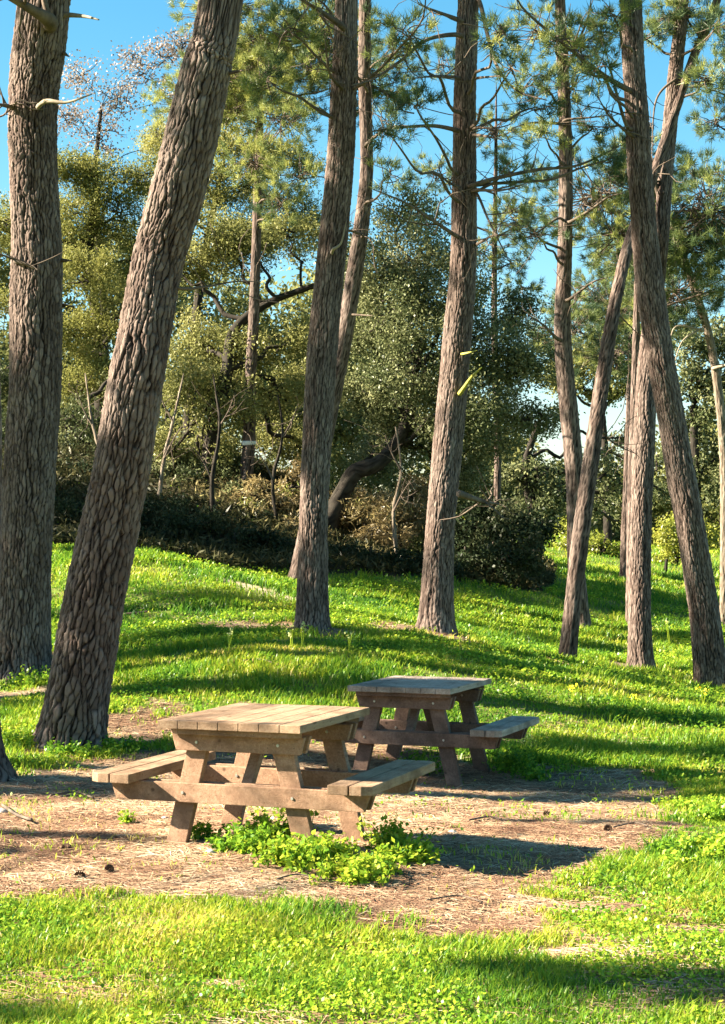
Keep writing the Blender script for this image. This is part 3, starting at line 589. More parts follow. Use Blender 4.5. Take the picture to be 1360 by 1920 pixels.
oak('olive green oak with spreading crooked limbs, left of the middle trunks', [(395, 1010, 31, 34), (385, 900, 31, 30), (400, 800, 31, 28), (425, 700, 31, 25), (440, 620, 31.3, 20), (500, 570, 31.5, 15), (590, 535, 31.5, 10)],
    [(400, 440, 32, 80), (480, 470, 32, 70), (330, 500, 32, 60), (370, 640, 32, 75), (450, 660, 31.5, 60), (540, 640, 32, 60), (340, 720, 31, 70), (430, 760, 31, 70), (510, 740, 32, 60), (380, 830, 31, 60), (320, 850, 31, 55), (560, 720, 33, 50), (540, 440, 33, 55), (560, 830, 33, 45), (520, 820, 33, 50)],
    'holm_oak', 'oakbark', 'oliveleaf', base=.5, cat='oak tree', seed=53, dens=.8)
oak('bright yellow green tree with loose feathery crown at upper left', [(185, 930, 36, 30), (190, 800, 36, 26), (185, 650, 36, 20), (170, 450, 36, 14), (180, 330, 36, 8)],
    [(170, 330, 36, 60), (130, 420, 36, 70), (220, 400, 36, 70), (250, 480, 36, 60), (160, 520, 35, 70), (230, 590, 35, 60), (130, 620, 35, 60), (200, 690, 35, 60), (140, 720, 35, 50), (10, 420, 36, 60), (0, 560, 36, 50), (260, 330, 36, 45), (120, 320, 36, 50)],
    'ash_tree', 'oakbark', 'willow', leaf=(.065, .026), base=.5, seed=55, dens=.85)
oak('pale yellow green feathery tree behind the thick leaning pine', [(350, 900, 38, 24), (360, 700, 38, 20), (380, 500, 38, 15), (420, 300, 38, 8)],
    [(300, 260, 38, 50), (320, 380, 38, 55), (440, 110, 38, 50), (540, 200, 38, 50), (560, 310, 38, 50), (420, 260, 38, 65), (390, 350, 38, 70), (460, 340, 38, 70), (420, 180, 38, 50), (540, 400, 38, 60), (500, 290, 38, 55), (600, 440, 38, 55), (470, 440, 38, 60)],
    'ash_tree', 'oakbark', 'willow', leaf=(.07, .024), base=.66, seed=57, dens=.7)
oak('nearly bare tree with mauve dry leaves against the blue sky at upper left', [(200, 930, 40, 18), (195, 600, 40, 14), (180, 350, 40, 10), (190, 200, 40, 6)],
    [(160, 150, 40, 50), (250, 110, 40, 40), (310, 110, 40, 45), (220, 190, 40, 55), (130, 220, 40, 50), (190, 260, 40, 50), (270, 140, 40, 35), (330, 180, 40, 50), (340, 90, 40, 45), (310, 260, 40, 50), (300, 340, 40, 40)],
    'bare_tree', 'oakbark', 'drymauve', leaf=(.065, .045), base=.5, seed=59, dens=.2, twr=.014, sub=1.6, ltw=.45)
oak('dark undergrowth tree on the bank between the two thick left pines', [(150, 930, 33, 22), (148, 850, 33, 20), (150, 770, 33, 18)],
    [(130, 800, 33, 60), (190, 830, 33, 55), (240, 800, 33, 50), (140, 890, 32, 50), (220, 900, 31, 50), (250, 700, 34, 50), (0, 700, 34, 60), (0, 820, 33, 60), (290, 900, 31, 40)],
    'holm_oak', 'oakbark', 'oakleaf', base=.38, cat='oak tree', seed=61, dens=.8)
oak('rounded olive coloured tree seen beyond the thin leaning trunk at right', [(1140, 1050, 48, 16), (1138, 900, 48, 15), (1130, 780, 48, 12)],
    [(1110, 660, 48, 50), (1160, 650, 48, 50), (1200, 680, 48, 45), (1090, 720, 48, 40), (1150, 720, 48, 45), (1230, 640, 49, 40), (1040, 700, 48, 40), (1020, 650, 49, 30)], 'holm_oak', 'oakbark', 'oliveleaf', leaf=(.1, .055), base=.45, cat='oak tree', seed=63, dens=1.)
oak('dark green crown filling the right edge behind the slender pale trunk', [(1310, 1060, 44, 20), (1305, 900, 44, 18), (1300, 760, 44, 14)],
    [(1300, 650, 44, 50), (1350, 640, 44, 50), (1290, 720, 44, 45), (1350, 740, 44, 55), (1310, 800, 44, 40), (1360, 850, 44, 50), (1400, 700, 44, 60), (1340, 910, 44, 40), (1290, 880, 44, 28)], 'holm_oak', 'oakbark', 'oakleaf', leaf=(.1, .055), base=.5, cat='oak tree', seed=65, dens=1.)
oak('spreading oak with thin crossing limbs over the bright gap beyond the right trunks', [(1010, 1070, 40, 22), (1000, 960, 40, 20), (985, 880, 40, 16), (1010, 790, 40, 10)],
    [(1060, 770, 40, 26), (1010, 890, 40, 45), (1060, 930, 40, 45), (1120, 870, 41, 40), (1170, 820, 41, 30), (1000, 940, 40, 45), (1110, 940, 41, 35), (1160, 900, 41, 34), (1180, 950, 42, 40), (960, 890, 40, 40), (1230, 850, 42, 26), (1240, 920, 42, 35)],
    'holm_oak', 'oakbark', 'oakleaf', leaf=(.09, .05), base=.45, cat='oak tree', seed=67, dens=.55, sub=1.3)
for lb, pts, sd_ in [('pale thin leaning sapling stem on the bank beside the thick leaning pine', [(298, 950, 29.3, 10), (308, 860, 29.2, 8), (325, 790, 29.2, 6), (345, 700, 29.4, 3)], 101),
                     ('slim crooked sapling on the bank just right of the banded trunk', [(520, 985, 29.3, 8), (512, 900, 29.2, 7), (530, 820, 29.2, 5), (522, 740, 29.4, 3)], 102),
                     ('dark thin sapling between the two thick left pines', [(205, 960, 29, 10), (198, 880, 29, 8), (175, 800, 29.2, 6), (160, 700, 29.4, 3)], 103),
                     ('dark forked sapling left of the banded trunk', [(402, 990, 28.8, 11), (398, 900, 28.8, 9), (412, 800, 29, 7), (400, 700, 29.2, 3)], 104),
                     ('thin stem rising from the scrub between the middle trunks', [(745, 1040, 29.2, 8), (738, 960, 29.2, 7), (752, 880, 29.3, 5), (742, 800, 29.5, 3)], 105)]:
    mx, my = pts[1][0], pts[1][1]; sg = 1 if sd_ % 2 else -1
    pine(lb, pts, 0, [([(mx, my), (mx+sg*14, my-30), (mx+sg*34, my-62)], 29, 29, 4.5), ([(pts[2][0], pts[2][1]), (pts[2][0]-sg*16, pts[2][1]-28), (pts[2][0]-sg*30, pts[2][1]-64)], 29.2, 29.2, 4.2)], mat='bark_pale' if sd_ % 2 else 'oakbark', seed=sd_, canopy=False, flare=1.05, res=(12, .08), name='sapling', cat='sapling')
# shrubs
def shrub(label, px, py, d, blobs, mat, name='shrub', **k):
    k.setdefault('cat', 'shrub')
    return oak(label, [(px, py, d, 8), (px+3, py-25, d, 7), (px+5, py-50, d, 5)], blobs, name, 'oakbark', mat, **k)
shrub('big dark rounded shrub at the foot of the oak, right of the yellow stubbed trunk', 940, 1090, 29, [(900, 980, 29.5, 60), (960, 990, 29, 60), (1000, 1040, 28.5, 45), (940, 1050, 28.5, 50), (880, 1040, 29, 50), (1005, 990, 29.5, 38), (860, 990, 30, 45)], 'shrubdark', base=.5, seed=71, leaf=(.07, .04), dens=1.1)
shrub('dry straw coloured bush under the old oak between the middle trunks', 720, 1040, 30, [(660, 950, 30.5, 40), (710, 960, 30, 50), (760, 980, 30, 50), (700, 1000, 29.5, 35), (780, 930, 30.5, 45), (745, 1015, 29.5, 35)], 'drygrass', name='dry_bush', base=.5, seed=73, leaf=(.11, .018), dens=.8)
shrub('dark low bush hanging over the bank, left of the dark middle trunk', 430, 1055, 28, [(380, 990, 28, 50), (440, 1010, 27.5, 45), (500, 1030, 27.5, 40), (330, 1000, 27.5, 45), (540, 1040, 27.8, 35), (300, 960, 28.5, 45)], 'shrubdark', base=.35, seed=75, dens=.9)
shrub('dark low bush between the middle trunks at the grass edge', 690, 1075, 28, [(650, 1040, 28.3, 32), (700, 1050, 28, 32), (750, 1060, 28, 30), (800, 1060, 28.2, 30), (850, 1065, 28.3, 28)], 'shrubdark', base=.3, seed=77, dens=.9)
shrub('sunlit yellow tan bush on top of the bank beside the banded trunk', 500, 980, 30, [(480, 930, 30, 36), (520, 950, 30, 38), (550, 920, 30.5, 34), (470, 965, 29.5, 30), (530, 985, 29.3, 34)], 'drygrass', name='dry_bush', base=.65, seed=79, leaf=(.12, .025), dens=.8)
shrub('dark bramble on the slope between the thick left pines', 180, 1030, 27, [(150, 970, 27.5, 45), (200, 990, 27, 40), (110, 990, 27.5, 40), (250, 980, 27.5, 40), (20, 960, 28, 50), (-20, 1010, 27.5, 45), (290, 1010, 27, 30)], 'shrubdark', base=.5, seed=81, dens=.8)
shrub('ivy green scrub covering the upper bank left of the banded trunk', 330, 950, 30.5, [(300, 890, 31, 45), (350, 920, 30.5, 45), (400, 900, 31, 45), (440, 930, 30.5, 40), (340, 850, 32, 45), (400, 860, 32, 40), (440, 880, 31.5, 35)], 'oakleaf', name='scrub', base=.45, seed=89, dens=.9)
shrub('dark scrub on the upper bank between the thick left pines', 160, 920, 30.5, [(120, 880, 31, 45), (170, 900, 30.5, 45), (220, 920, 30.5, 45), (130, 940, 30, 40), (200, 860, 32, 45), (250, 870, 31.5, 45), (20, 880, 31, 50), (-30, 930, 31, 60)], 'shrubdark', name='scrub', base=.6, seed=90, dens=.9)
shrub('brown leaved scrub behind the dark middle trunk on the bank', 580, 1030, 30, [(560, 990, 30, 38), (600, 1010, 29.5, 36), (630, 970, 30.5, 34), (590, 950, 31, 36), (560, 900, 32, 40)], 'drygrass', name='scrub', base=.25, seed=91, leaf=(.09, .03), dens=.8)
shrub('olive scrub low behind the orange brown trunk', 830, 1030, 30.5, [(800, 960, 31, 45), (830, 1010, 30.3, 40), (790, 1030, 29.5, 30), (850, 930, 31.5, 40)], 'oliveleaf', name='scrub', base=.25, seed=92, dens=.8)
shrub('yellow green bush far beyond the grass between the right trunks', 1265, 1085, 46, [(1250, 1010, 46, 36), (1290, 1030, 46, 34), (1240, 1050, 46, 28), (1270, 980, 47, 30), (1320, 1010, 47, 36)], 'yellowbush', name='bush', base=.55, seed=83, leaf=(.1, .05), dens=.8)
shrub('pale green bush in the distance between the leaning and straight right trunks', 1130, 1060, 46, [(1120, 1020, 46, 28), (1150, 1040, 46, 24), (1100, 1040, 46, 22), (1080, 990, 47, 34), (1060, 1020, 46, 24)], 'yellowbush', name='bush', base=.35, seed=85, leaf=(.1, .05), dens=.8)
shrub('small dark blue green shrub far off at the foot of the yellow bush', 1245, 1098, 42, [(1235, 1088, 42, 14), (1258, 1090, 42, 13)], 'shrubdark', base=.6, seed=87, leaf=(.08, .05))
# distant woods closing the view
wb = []
for k in range(150):
    x = rng.uniform(-24, 30); y = rng.uniform(58, 78); xr = x*65/y; top = 8.5 if xr < 3 else (3.6 if xr < 5.5 else 1.6 if xr < 11 else 3.2)
    wb.append((np.array([x, y, tz(x, y)+rng.uniform(.3, top)]), rng.uniform(1.5, 2.4)))
o, _ = foliage('far_woodland', 'leaf', wb, None, M['oliveleaf'], np.zeros(3), .5, (.2, .11), .35, .2, sub=.25); tag(o, 'far mass of olive green woodland closing the view behind everything', 'woodland', kind='stuff')

# ------------------------------------------------------------------ trees outside the left of the view that shade the clearing
SH = [  # px, py, d (0: on the ground), radius m, distance to the sunward clump added to shade it, density
 (1180, 1850, 0, .30, 13, 1.), (1330, 1855, 0, .28, 13, 1.), (1010, 1835, 0, .16, 13, .8), (20, 1915, 0, .22, 10, .7),
 (1020, 1470, 0, .5, 14, 1.2), (1180, 1478, 0, .5, 15, 1.2), (1090, 1500, 0, .3, 14.6, 1.2), (930, 1450, 0, .4, 14, .9),
 (1050, 1405, 0, .42, 16, 1.), (1220, 1412, 0, .4, 16, 1.), (1360, 1420, 0, .4, 17, .9),
 (770, 1290, 13.3, .5, 15, .3), (850, 1350, 13.2, .45, 15.5, .7), (720, 1400, 13.5, .4, 14.5, .6), (920, 1380, 13.4, .3, 15, .5),
 (260, 1295, 0, .35, 12, .9), (430, 1290, 0, .4, 13, 1.), (580, 1300, 0, .35, 13.5, 1.),
 (330, 1190, 0, .5, 14, 1.), (480, 1190, 0, .5, 14.5, 1.), (400, 1120, 0, .55, 15, .8), (600, 1185, 0, .3, 14, .8),
 (760, 1100, 0, .5, 16, 1.), (900, 1110, 0, .55, 17, 1.), (1020, 1140, 0, .5, 17, .9), (980, 1195, 0, .35, 16, .8), (1180, 1150, 0, .7, 18, .9), (1270, 1200, 0, .5, 17, .8), (1150, 1218, 0, .4, 17, .9),
 (760, 1215, 0, .4, 15, .8), (1060, 1265, 0, .3, 16, .4), (1280, 1285, 0, .4, 17, .5), (900, 1255, 0, .2, 15, .4),
 (400, 1030, 27, 1.1, 15, 1.), (520, 1045, 27, .7, 15.5, 1.), (300, 980, 28, 1., 15, .8), (700, 1062, 28, .6, 16, 1.), (820, 1070, 28, .6, 16, 1.), (180, 970, 29, 1., 14, .8), (100, 1010, 28, 1.1, 14, .9), (710, 860, 30, .8, 15, 1.3), 
 (50, 1190, 17.8, .55, 12, 1.5), (50, 1080, 17.8, .55, 12, 1.5), (55, 970, 17.8, .55, 12, 1.5), (60, 860, 17.8, .55, 12, 1.5), (65, 760, 17.8, .5, 12.5, 1.4),
 (140, 1330, 13.4, .42, 10, 1.4), (160, 1240, 13.4, .38, 10, 1.2), (185, 1150, 13.3, .2, 10, .7), (365, 240, 12.9, .4, 11, .7), (390, 100, 12.9, .3, 11, .5),
 (603, 690, 19.2, .5, 13, 1.1), (612, 560, 19.2, .45, 13, 1.), (590, 800, 19.2, .3, 13, .8), (586, 1130, 19.2, .35, 13, 1.3), (600, 760, 19.2, .4, 13, 1.2), (592, 870, 19.2, .3, 13, 1.2), (588, 1040, 19.2, .2, 13, .8), (625, 440, 19.2, .35, 13.2, 1.),
 (872, 330, 20.3, .5, 14, 1.1), (874, 180, 20.3, .5, 14.5, 1.1), (878, 60, 20.3, .45, 15, 1.), (820, 1080, 20.3, .2, 13.5, .4), (862, 540, 20.3, .15, 14, .7),
 (1140, 640, 21.9, .5, 14, 1.), (1228, 600, 20.8, .35, 15, .7), (1250, 760, 20.9, .3, 15, .7), (1200, 400, 20.8, .4, 15, .7), (1330, 1240, 21.3, .3, 15, .9), (1270, 880, 21, .2, 15, .7), (1230, 450, 22.6, .6, 16, .9),
 (1204, 950, 22, .4, 15, .6), (1065, 1215, 21.8, .22, 14.5, .9), (1075, 950, 26, .5, 16, .8), (30, 1475, 0, .35, 10, .9), (110, 1485, 0, .3, 10, 1.2), (230, 1478, 0, .25, 10.3, 1.), (20, 1600, 0, .1, 9, 1.), (700, 1440, 0, .3, 12, 1.2), (820, 1478, 0, .25, 12.3, 1.1), (900, 1500, 0, .14, 12.5, 1.), (400, 1430, 0, .3, 11.5, 1.), (60, 1568, 0, .13, 9, 1.1), (160, 1570, 0, .13, 9.3, 1.1), (260, 1572, 0, .12, 9.6, 1.), (1000, 1542, 0, .12, 11, 1.), (1130, 1545, 0, .13, 11.3, 1.), (1230, 1548, 0, .11, 11.6, .9), (360, 1362, 9.13, .035, 10, 1.3), (430, 1363, 9.08, .035, 10.2, 1.3), (500, 1363, 9.0, .035, 10.4, 1.2), (60, 1330, 0, .3, 10, .8)]
SC = []
for px, py, d, r, L, de in SH:
    if d == 0:
        x0, y0 = gpt(px, py); T0 = np.array([x0, y0, float(tz(x0, y0))])
    else: T0 = at(px, py, d)
    SC.append((T0+TS*L, r, de))
cen = [np.array(c) for c in [(-8.6, 8.6), (-10.5, 12.6), (-12.5, 15.8), (-14, 20), (-15.5, 24.5), (-17, 30.5), (-13, 33.5), (-17.5, 18)]]
grp = {}
for c, r, de in SC: grp.setdefault(int(np.argmin([np.hypot(*(c[:2]-k)) for k in cen])), []).append((c, r, de))
for gi, L in sorted(grp.items()):
    p = np.array([(-9.2, 2.9), (-10.8, 11.9), (-12.7, 15.2), (-14, 19.9), (-15.6, 24.6), (-17, 30.8), (-13, 33.8), (-17.6, 18.3)][gi]); zt = max(c[2] for c, r, de in L); b = np.array([*p, float(tz(*p))])
    root = empty('shade_pine', b, 'added leafy shade tree left of the clearing, '+['nearest the camera', 'second from the camera', 'third from the camera', 'fourth from the camera', 'fifth from the camera', 'by the bank', 'farthest up the bank', 'set back in the middle'][gi], 'pine tree', 'added shade trees left of the clearing')  # added out of view; leaf clumps block the sun at chosen spots
    P = np.array([[p[0], p[1], b[2]-.2, .2], [p[0]+.1, p[1], b[2]+2.5, .17], [p[0]-.1, p[1]+.1, b[2]+5.5, .13], [p[0], p[1], zt+1.2, .05]])
    trunk_mesh('trunk', P, M['bark'], root, 36, .06, .045, .15, .012, 60+gi, 1.3, b); C = catmull(P, 100)
    V, fo, tt, n0 = [], [], [], 0
    for c, r, de in L:
        ns = max(8, int(60*r*r)+8); cc = clusters(c, r*.85, ns, 1.); n = int(np.pi*r*r*3.6*de/(.09*.035*.5)); ce = cc[rng.integers(0, ns, n)]+rng.normal(0, 1, (n, 3))*r*.26
        v, f, t = leaf_arrays(ce, .09, .035, np.clip(.5+rng.normal(0, .2, n), 0, 1)); V.append(v); fo.append(f+n0); tt.append(t); n0 += len(v)
        k = np.argmin(abs(C[:, 2]-(c[2]-.3*np.hypot(*(c[:2]-p))))); a = Acc(); a.tube(wander(C[k, :3], c, .014 if gi == 0 else .03, .006, 5, .06), 12, 6); a.build('branch', M['branch'], root, b)
    mesh('foliage', np.vstack(V)-b, [np.vstack(fo)], M['needle'], root, attrs=[('tint', 'FACE', np.concatenate(tt))])
for x_, y_, r_, lb in [(-5.6, 11.75, .17, 'left of the near table'), (-6.5, 15.4, .2, 'left of the thick leaning pine'), (-7.5, 16.6, .19, 'left of the thick upright pine'), (-7.8, 18.3, .18, 'on the slope left of the view'), (-9, 24.2, .2, 'at the foot of the bank, left')]:
    b = np.array([x_, y_, float(tz(x_, y_))]); root = empty('shade_pine', b, 'bare stemmed tall pine '+lb, 'pine tree', 'pines left of the clearing')
    P = np.array([[x_, y_, b[2]-.2, r_], [x_+.15, y_, b[2]+3, r_*.85], [x_, y_+.1, b[2]+7, r_*.65], [x_+.1, y_, b[2]+11, .06]]); trunk_mesh('trunk', P, M['bark'], root, 36, .06, .045, .15, .012, int(r_*900), 1.3, b)
    bl = [(np.array([x_, y_, b[2]+10.5])+rdir(1)[0]*np.array([1.4, 1.4, .8]), .9) for k in range(7)]
    foliage('foliage', 'needle', bl, root, M['needle'], b, 1., (.13, .0095), .45)

# ------------------------------------------------------------------ grass and litter (stuff)
def scatter(bands, keep):
    P = []
    for d0, d1, rho in bands:
        hx = .206*d1+1.3; n = int((d1-d0)*2*hx*rho)
        y = rng.uniform(d0, d1, n); x = rng.uniform(-1, 1, n)*hx; k = np.abs(x) < .206*y+1.3; x, y = x[k], y[k]
        k = rng.random(len(x)) < keep(x, y); P.append(np.stack([x[k], y[k]], 1))
    P = np.vstack(P); return P[:, 0], P[:, 1]
def kg(x, y):
    b = bankm(x, y); patch = fbm(x*2.2, y*2.2, 91)
    return np.clip(1-dirt(x, y)*1.06, .0015, 1)**1.25*(1-.97*b)*(1-.85*sand(x, y))*(.35+1.1*sst(.3, .6, patch))
x, y = scatter([(4.6, 6.2, 11000), (6.2, 8, 9000), (8, 11, 5500), (11, 15, 3600), (15, 20, 2200), (20, 27, 1200), (27, 42, 420), (42, 60, 90)], kg)
n = len(x); z = tz(x, y)
big = fbm(x*1.1, y*1.1, 12); tt = np.clip(.385+1.1*(big-.45)+.35*(fbm(x*4, y*4, 28)-.5)+rng.normal(0, .17, n)+.35*dirt(x, y)+.12*sst(11, 6, y)*1., 0, 1)
hgt = (.028+.05*sst(.3, .75, fbm(x*1.7, y*1.7, 22)))*(1+y*.028)*rng.uniform(.5, 1.3, n)*(1-.45*dirt(x, y)); hgt = np.where(y < 9, hgt*.68, hgt*.84)
wd = (.0022+.00050*y)*rng.uniform(.7, 1.5, n)
a = rng.uniform(0, 2*np.pi, n); lean = rng.uniform(.1, 1.1, n)*hgt; da = np.stack([np.cos(a), np.sin(a), np.zeros(n)], 1)
sd = np.stack([-np.sin(a+rng.normal(0, .5, n)), np.cos(a), np.zeros(n)], 1)*wd[:, None]
B = np.stack([x, y, z-.004], 1); up = np.array([0, 0, 1.])
mid = B+up*hgt[:, None]*.6+da*lean[:, None]*.3; tip = B+up*hgt[:, None]+da*lean[:, None]
V = np.stack([B-sd*.5, B+sd*.5, mid+sd*.42, mid-sd*.42, tip], 1).reshape(-1, 3); i = np.arange(n)*5
Q = np.stack([i, i+1, i+2, i+3], 1); T = np.stack([i+3, i+2, i+4], 1)
o = mesh('grass', V, [Q, T], M['grass'], attrs=[('tint', 'FACE', np.concatenate([tt, tt]))]); tag(o, 'short bright green grass over the clearing and slope', 'grass', kind='stuff')
print('grass', n)
x = rng.uniform(-13, 6, 150000); y = rng.uniform(23, 37, 150000); k = (bankm(x, y) > .5) & (rng.random(len(x)) < sst(.25, .6, fbm(x*.9, y*.9, 71))+.15); x, y = x[k], y[k]; n = len(x)
h = rng.uniform(.05, .32, n)*(.5+fbm(x*.7, y*.7, 44)); C = np.stack([x, y, tz(x, y)+h*.5], 1)
V, q_, t_ = leaf_arrays(C, .16, .035, np.clip(fbm(x*.8, y*.8, 33)*1.2-.25+rng.normal(0, .15, n), 0, 1), .1)
o = mesh('undergrowth', V, [q_], M['drygrass2'], attrs=[('tint', 'FACE', t_)]); tag(o, 'tangled dry undergrowth and leaf litter covering the dark bank', 'undergrowth', kind='stuff')
# small broad leaves (clover and seedlings) through the lawn
x, y = scatter([(4.6, 8, 3800), (8, 12, 2000), (12, 20, 1300), (20, 30, 500)], lambda x, y: kg(x, y)*sst(.4, .6, fbm(x*1.6, y*1.6, 66)))
n = len(x); z = tz(x, y)+rng.uniform(.01, .05, n)*(1+y*.03); tt = np.clip(fbm(x*1.4, y*1.4, 14)+rng.normal(0, .2, n), 0, 1)
V, q_, t_ = leaf_arrays(np.stack([x, y, z], 1), .012+.0011*y, .009+.0009*y, tt, 1.2)
o = mesh('clover', V, [q_], M['weed'], attrs=[('tint', 'FACE', t_)]); tag(o, 'small round clover leaves mixed through the grass', 'clover', kind='stuff')
# pine needle litter
def kl(x, y): return np.clip(dirt(x, y)*1.2*(.25+1.5*sst(.3, .65, fbm(x*2.8, y*3.4, 88)))+.10+.14*sst(9.5, 8, y)+.5*sand(x, y), 0, 1)*(1-bankm(x, y))
x, y = scatter([(4.8, 7, 4500), (7, 11, 5200), (11, 16, 2200), (16, 22, 700)], kl)
n = len(x); z = tz(x, y)+rng.uniform(.001, .014, n); a = rng.normal(0, .9, n)+.3*np.sin(x*3+y*2); L = rng.uniform(.04, .13, n)*(1+.02*y); wd = .0016+.00028*y
D = np.stack([np.cos(a), np.sin(a), rng.normal(0, .10, n)], 1)*L[:, None]*.5; S = np.stack([-np.sin(a), np.cos(a), np.zeros(n)], 1)*wd[:, None]*.5+np.array([0, 0, .0006])
c = np.stack([x, y, z], 1); mb = S/np.linalg.norm(S, axis=1)[:, None]*(rng.normal(0, .12, n)*L)[:, None]
V = np.stack([c-D-S, c-D+S, c+mb+S, c+mb-S, c+D+S*.6, c+D-S*.6], 1).reshape(-1, 3); i = np.arange(n)*6
tt = np.clip(.5+rng.normal(0, .24, n)+(fbm(x*2, y*2, 19)-.5)*.8, 0, 1)
o = mesh('needle_litter', V, [np.vstack([np.stack([i, i+1, i+2, i+3], 1), np.stack([i+3, i+2, i+4, i+5], 1)])], M['litter'], attrs=[('tint', 'FACE', np.concatenate([tt, tt]))])
tag(o, 'fallen tan pine needles covering the bare earth round the tables', 'pine litter', kind='stuff'); print('litter', n)
# ------------------------------------------------------------------ leafy weeds
def weed(label, px, py, r, h, n, base=.55, group='leafy weeds by the tables', leafs=.03):
    x0, y0 = gpt(px, py); b = np.array([x0, y0, float(tz(x0, y0))]); root = empty('leafy_weed', b, label, 'weed', group)
    a = Acc(); C = []
    for k in range(n):
        s = b+np.array([*(rng.normal(0, .33, 2)*r), -.01]); e = s+np.array([*(rng.normal(0, .4, 2)*h), h*rng.uniform(.45, 1.1)])
        s[2] = float(tz(s[0], s[1]))-.005
        a.tube(wander(s, e, .003, .0015, 3, .1), 5, 4)
        for t in np.linspace(.25, 1, 6): C.append(s*(1-t)+e*t+rng.normal(0, .014, (3, 3)))
    so = a.build('stems', M['weed'], root, b); at_ = so.data.attributes.new('tint', 'FLOAT', 'FACE'); at_.data.foreach_set('value', np.full(len(so.data.polygons), .4, np.float32))
    C = np.vstack(C); V, q_, t_ = leaf_arrays(C, leafs, leafs*.75, np.clip(base+rng.normal(0, .22, len(C)), 0, 1), 1.0)
    mesh('leaves', V-b, [q_], M['weed'], root, attrs=[('tint', 'FACE', t_)])
for px, py, r, h, n, bs, lb in [(585, 1612, 0.16, 0.12, 31, 0.68, 'low bright weeds between the legs of the sunlit table'), (740, 1622, 0.16, 0.09, 24, 0.53, 'low sunlit weeds spreading right below the right bench'), (420, 1600, 0.12, 0.08, 14, 0.38, 'low weeds just right of the left front leg'),
    (460, 1598, 0.21, 0.122, 37, 0.40, 'darker weed clump under the left end of the sunlit table rail'), (510, 1586, 0.24, 0.173, 59, 0.53, 'tall leafy weed clump against the middle of the sunlit table rail'),
    (545, 1624, 0.255, 0.144, 65, 0.58, 'bright weed clump in front of the middle of the sunlit table'), (610, 1616, 0.195, 0.108, 44, 0.71, 'bright weed clump just left of the sunlit right leg'),
    (650, 1651, 0.225, 0.101, 55, 0.68, 'yellow green weed clump nearest the camera, below the right leg'), (695, 1641, 0.15, 0.0864, 32, 0.68, 'small weed clump below the right bench end'),
    (735, 1596, 0.195, 0.144, 50, 0.63, 'leafy weed clump under the right bench of the sunlit table'), (775, 1618, 0.18, 0.108, 40, 0.71, 'sunlit weed clump at the right, beside the table shadow'),
    (385, 1580, 0.09, 0.1, 14, 0.30, 'low shaded weed at the foot of the left leg'), (240, 1548, 0.05, 0.07, 8, 0.60, 'tiny weed on the litter below the left bench'),
    (960, 1450, 0.2, 0.18, 34, 0.25, 'dark leafy clump right of the shaded table legs'), (1000, 1465, 0.15, 0.12, 20, 0.25, 'low dark clump right of the shaded table, nearest its shadow'), (790, 1450, 0.2, 0.16, 24, 0.20, 'dark clump between the legs of the shaded table'),
    (1330, 1610, 0.25, 0.13, 60, 0.65, 'broad bright weed patch at the right edge'), (1270, 1640, 0.15, 0.1, 34, 0.60, 'bright weed clump at the corner of the bare earth, right'), (1240, 1610, 0.08, 0.09, 14, 0.30, 'dark leaved weed at the right end of the bare earth'),
    (1340, 1540, 0.2, 0.11, 30, 0.45, 'weed clump at the right edge above the bright patch'),
    (130, 1420, 0.3, 0.1, 40, 0.30, 'leafy clump at the foot of the thick leaning pine'), (230, 1410, 0.25, 0.1, 34, 0.40, 'leafy clump between the leaning pine and left bench'), (60, 1290, 0.25, 0.2, 24, 0.55, 'grassy clump at the foot of the left edge pine'),
    (30, 1400, 0.3, 0.12, 30, 0.40, 'leafy clump at the left edge below the two thick pines')]:
    weed(lb, px, py, r, h, n, bs)
def stalk(label, px, py, hpx, heads, col):
    x0, y0 = gpt(px, py); b = np.array([x0, y0, float(tz(x0, y0))]); h = hpx*y0/F; root = empty('flower_stalk', b, label, 'wildflower', 'wildflowers in the grass')
    hd = []
    for k in range(heads):
        a = Acc(); e = b+np.array([rng.normal(0, .12*h), rng.normal(0, .12*h), h*rng.uniform(.7, 1.)]); a.tube(wander(b-[0, 0, .01], e, .0035, .0025, 3, .05), 6, 4); hd.append(e)
        so = a.build('stem', M['weed'], root, b); at_ = so.data.attributes.new('tint', 'FLOAT', 'FACE'); at_.data.foreach_set('value', np.full(len(so.data.polygons), .8, np.float32))
    C = np.vstack([e+rng.normal(0, .016, (7, 3)) for e in hd]); V, q_, t_ = leaf_arrays(C, .028, .02, np.zeros(len(C)), .5); mesh('petals', V-b, [q_], col, root)
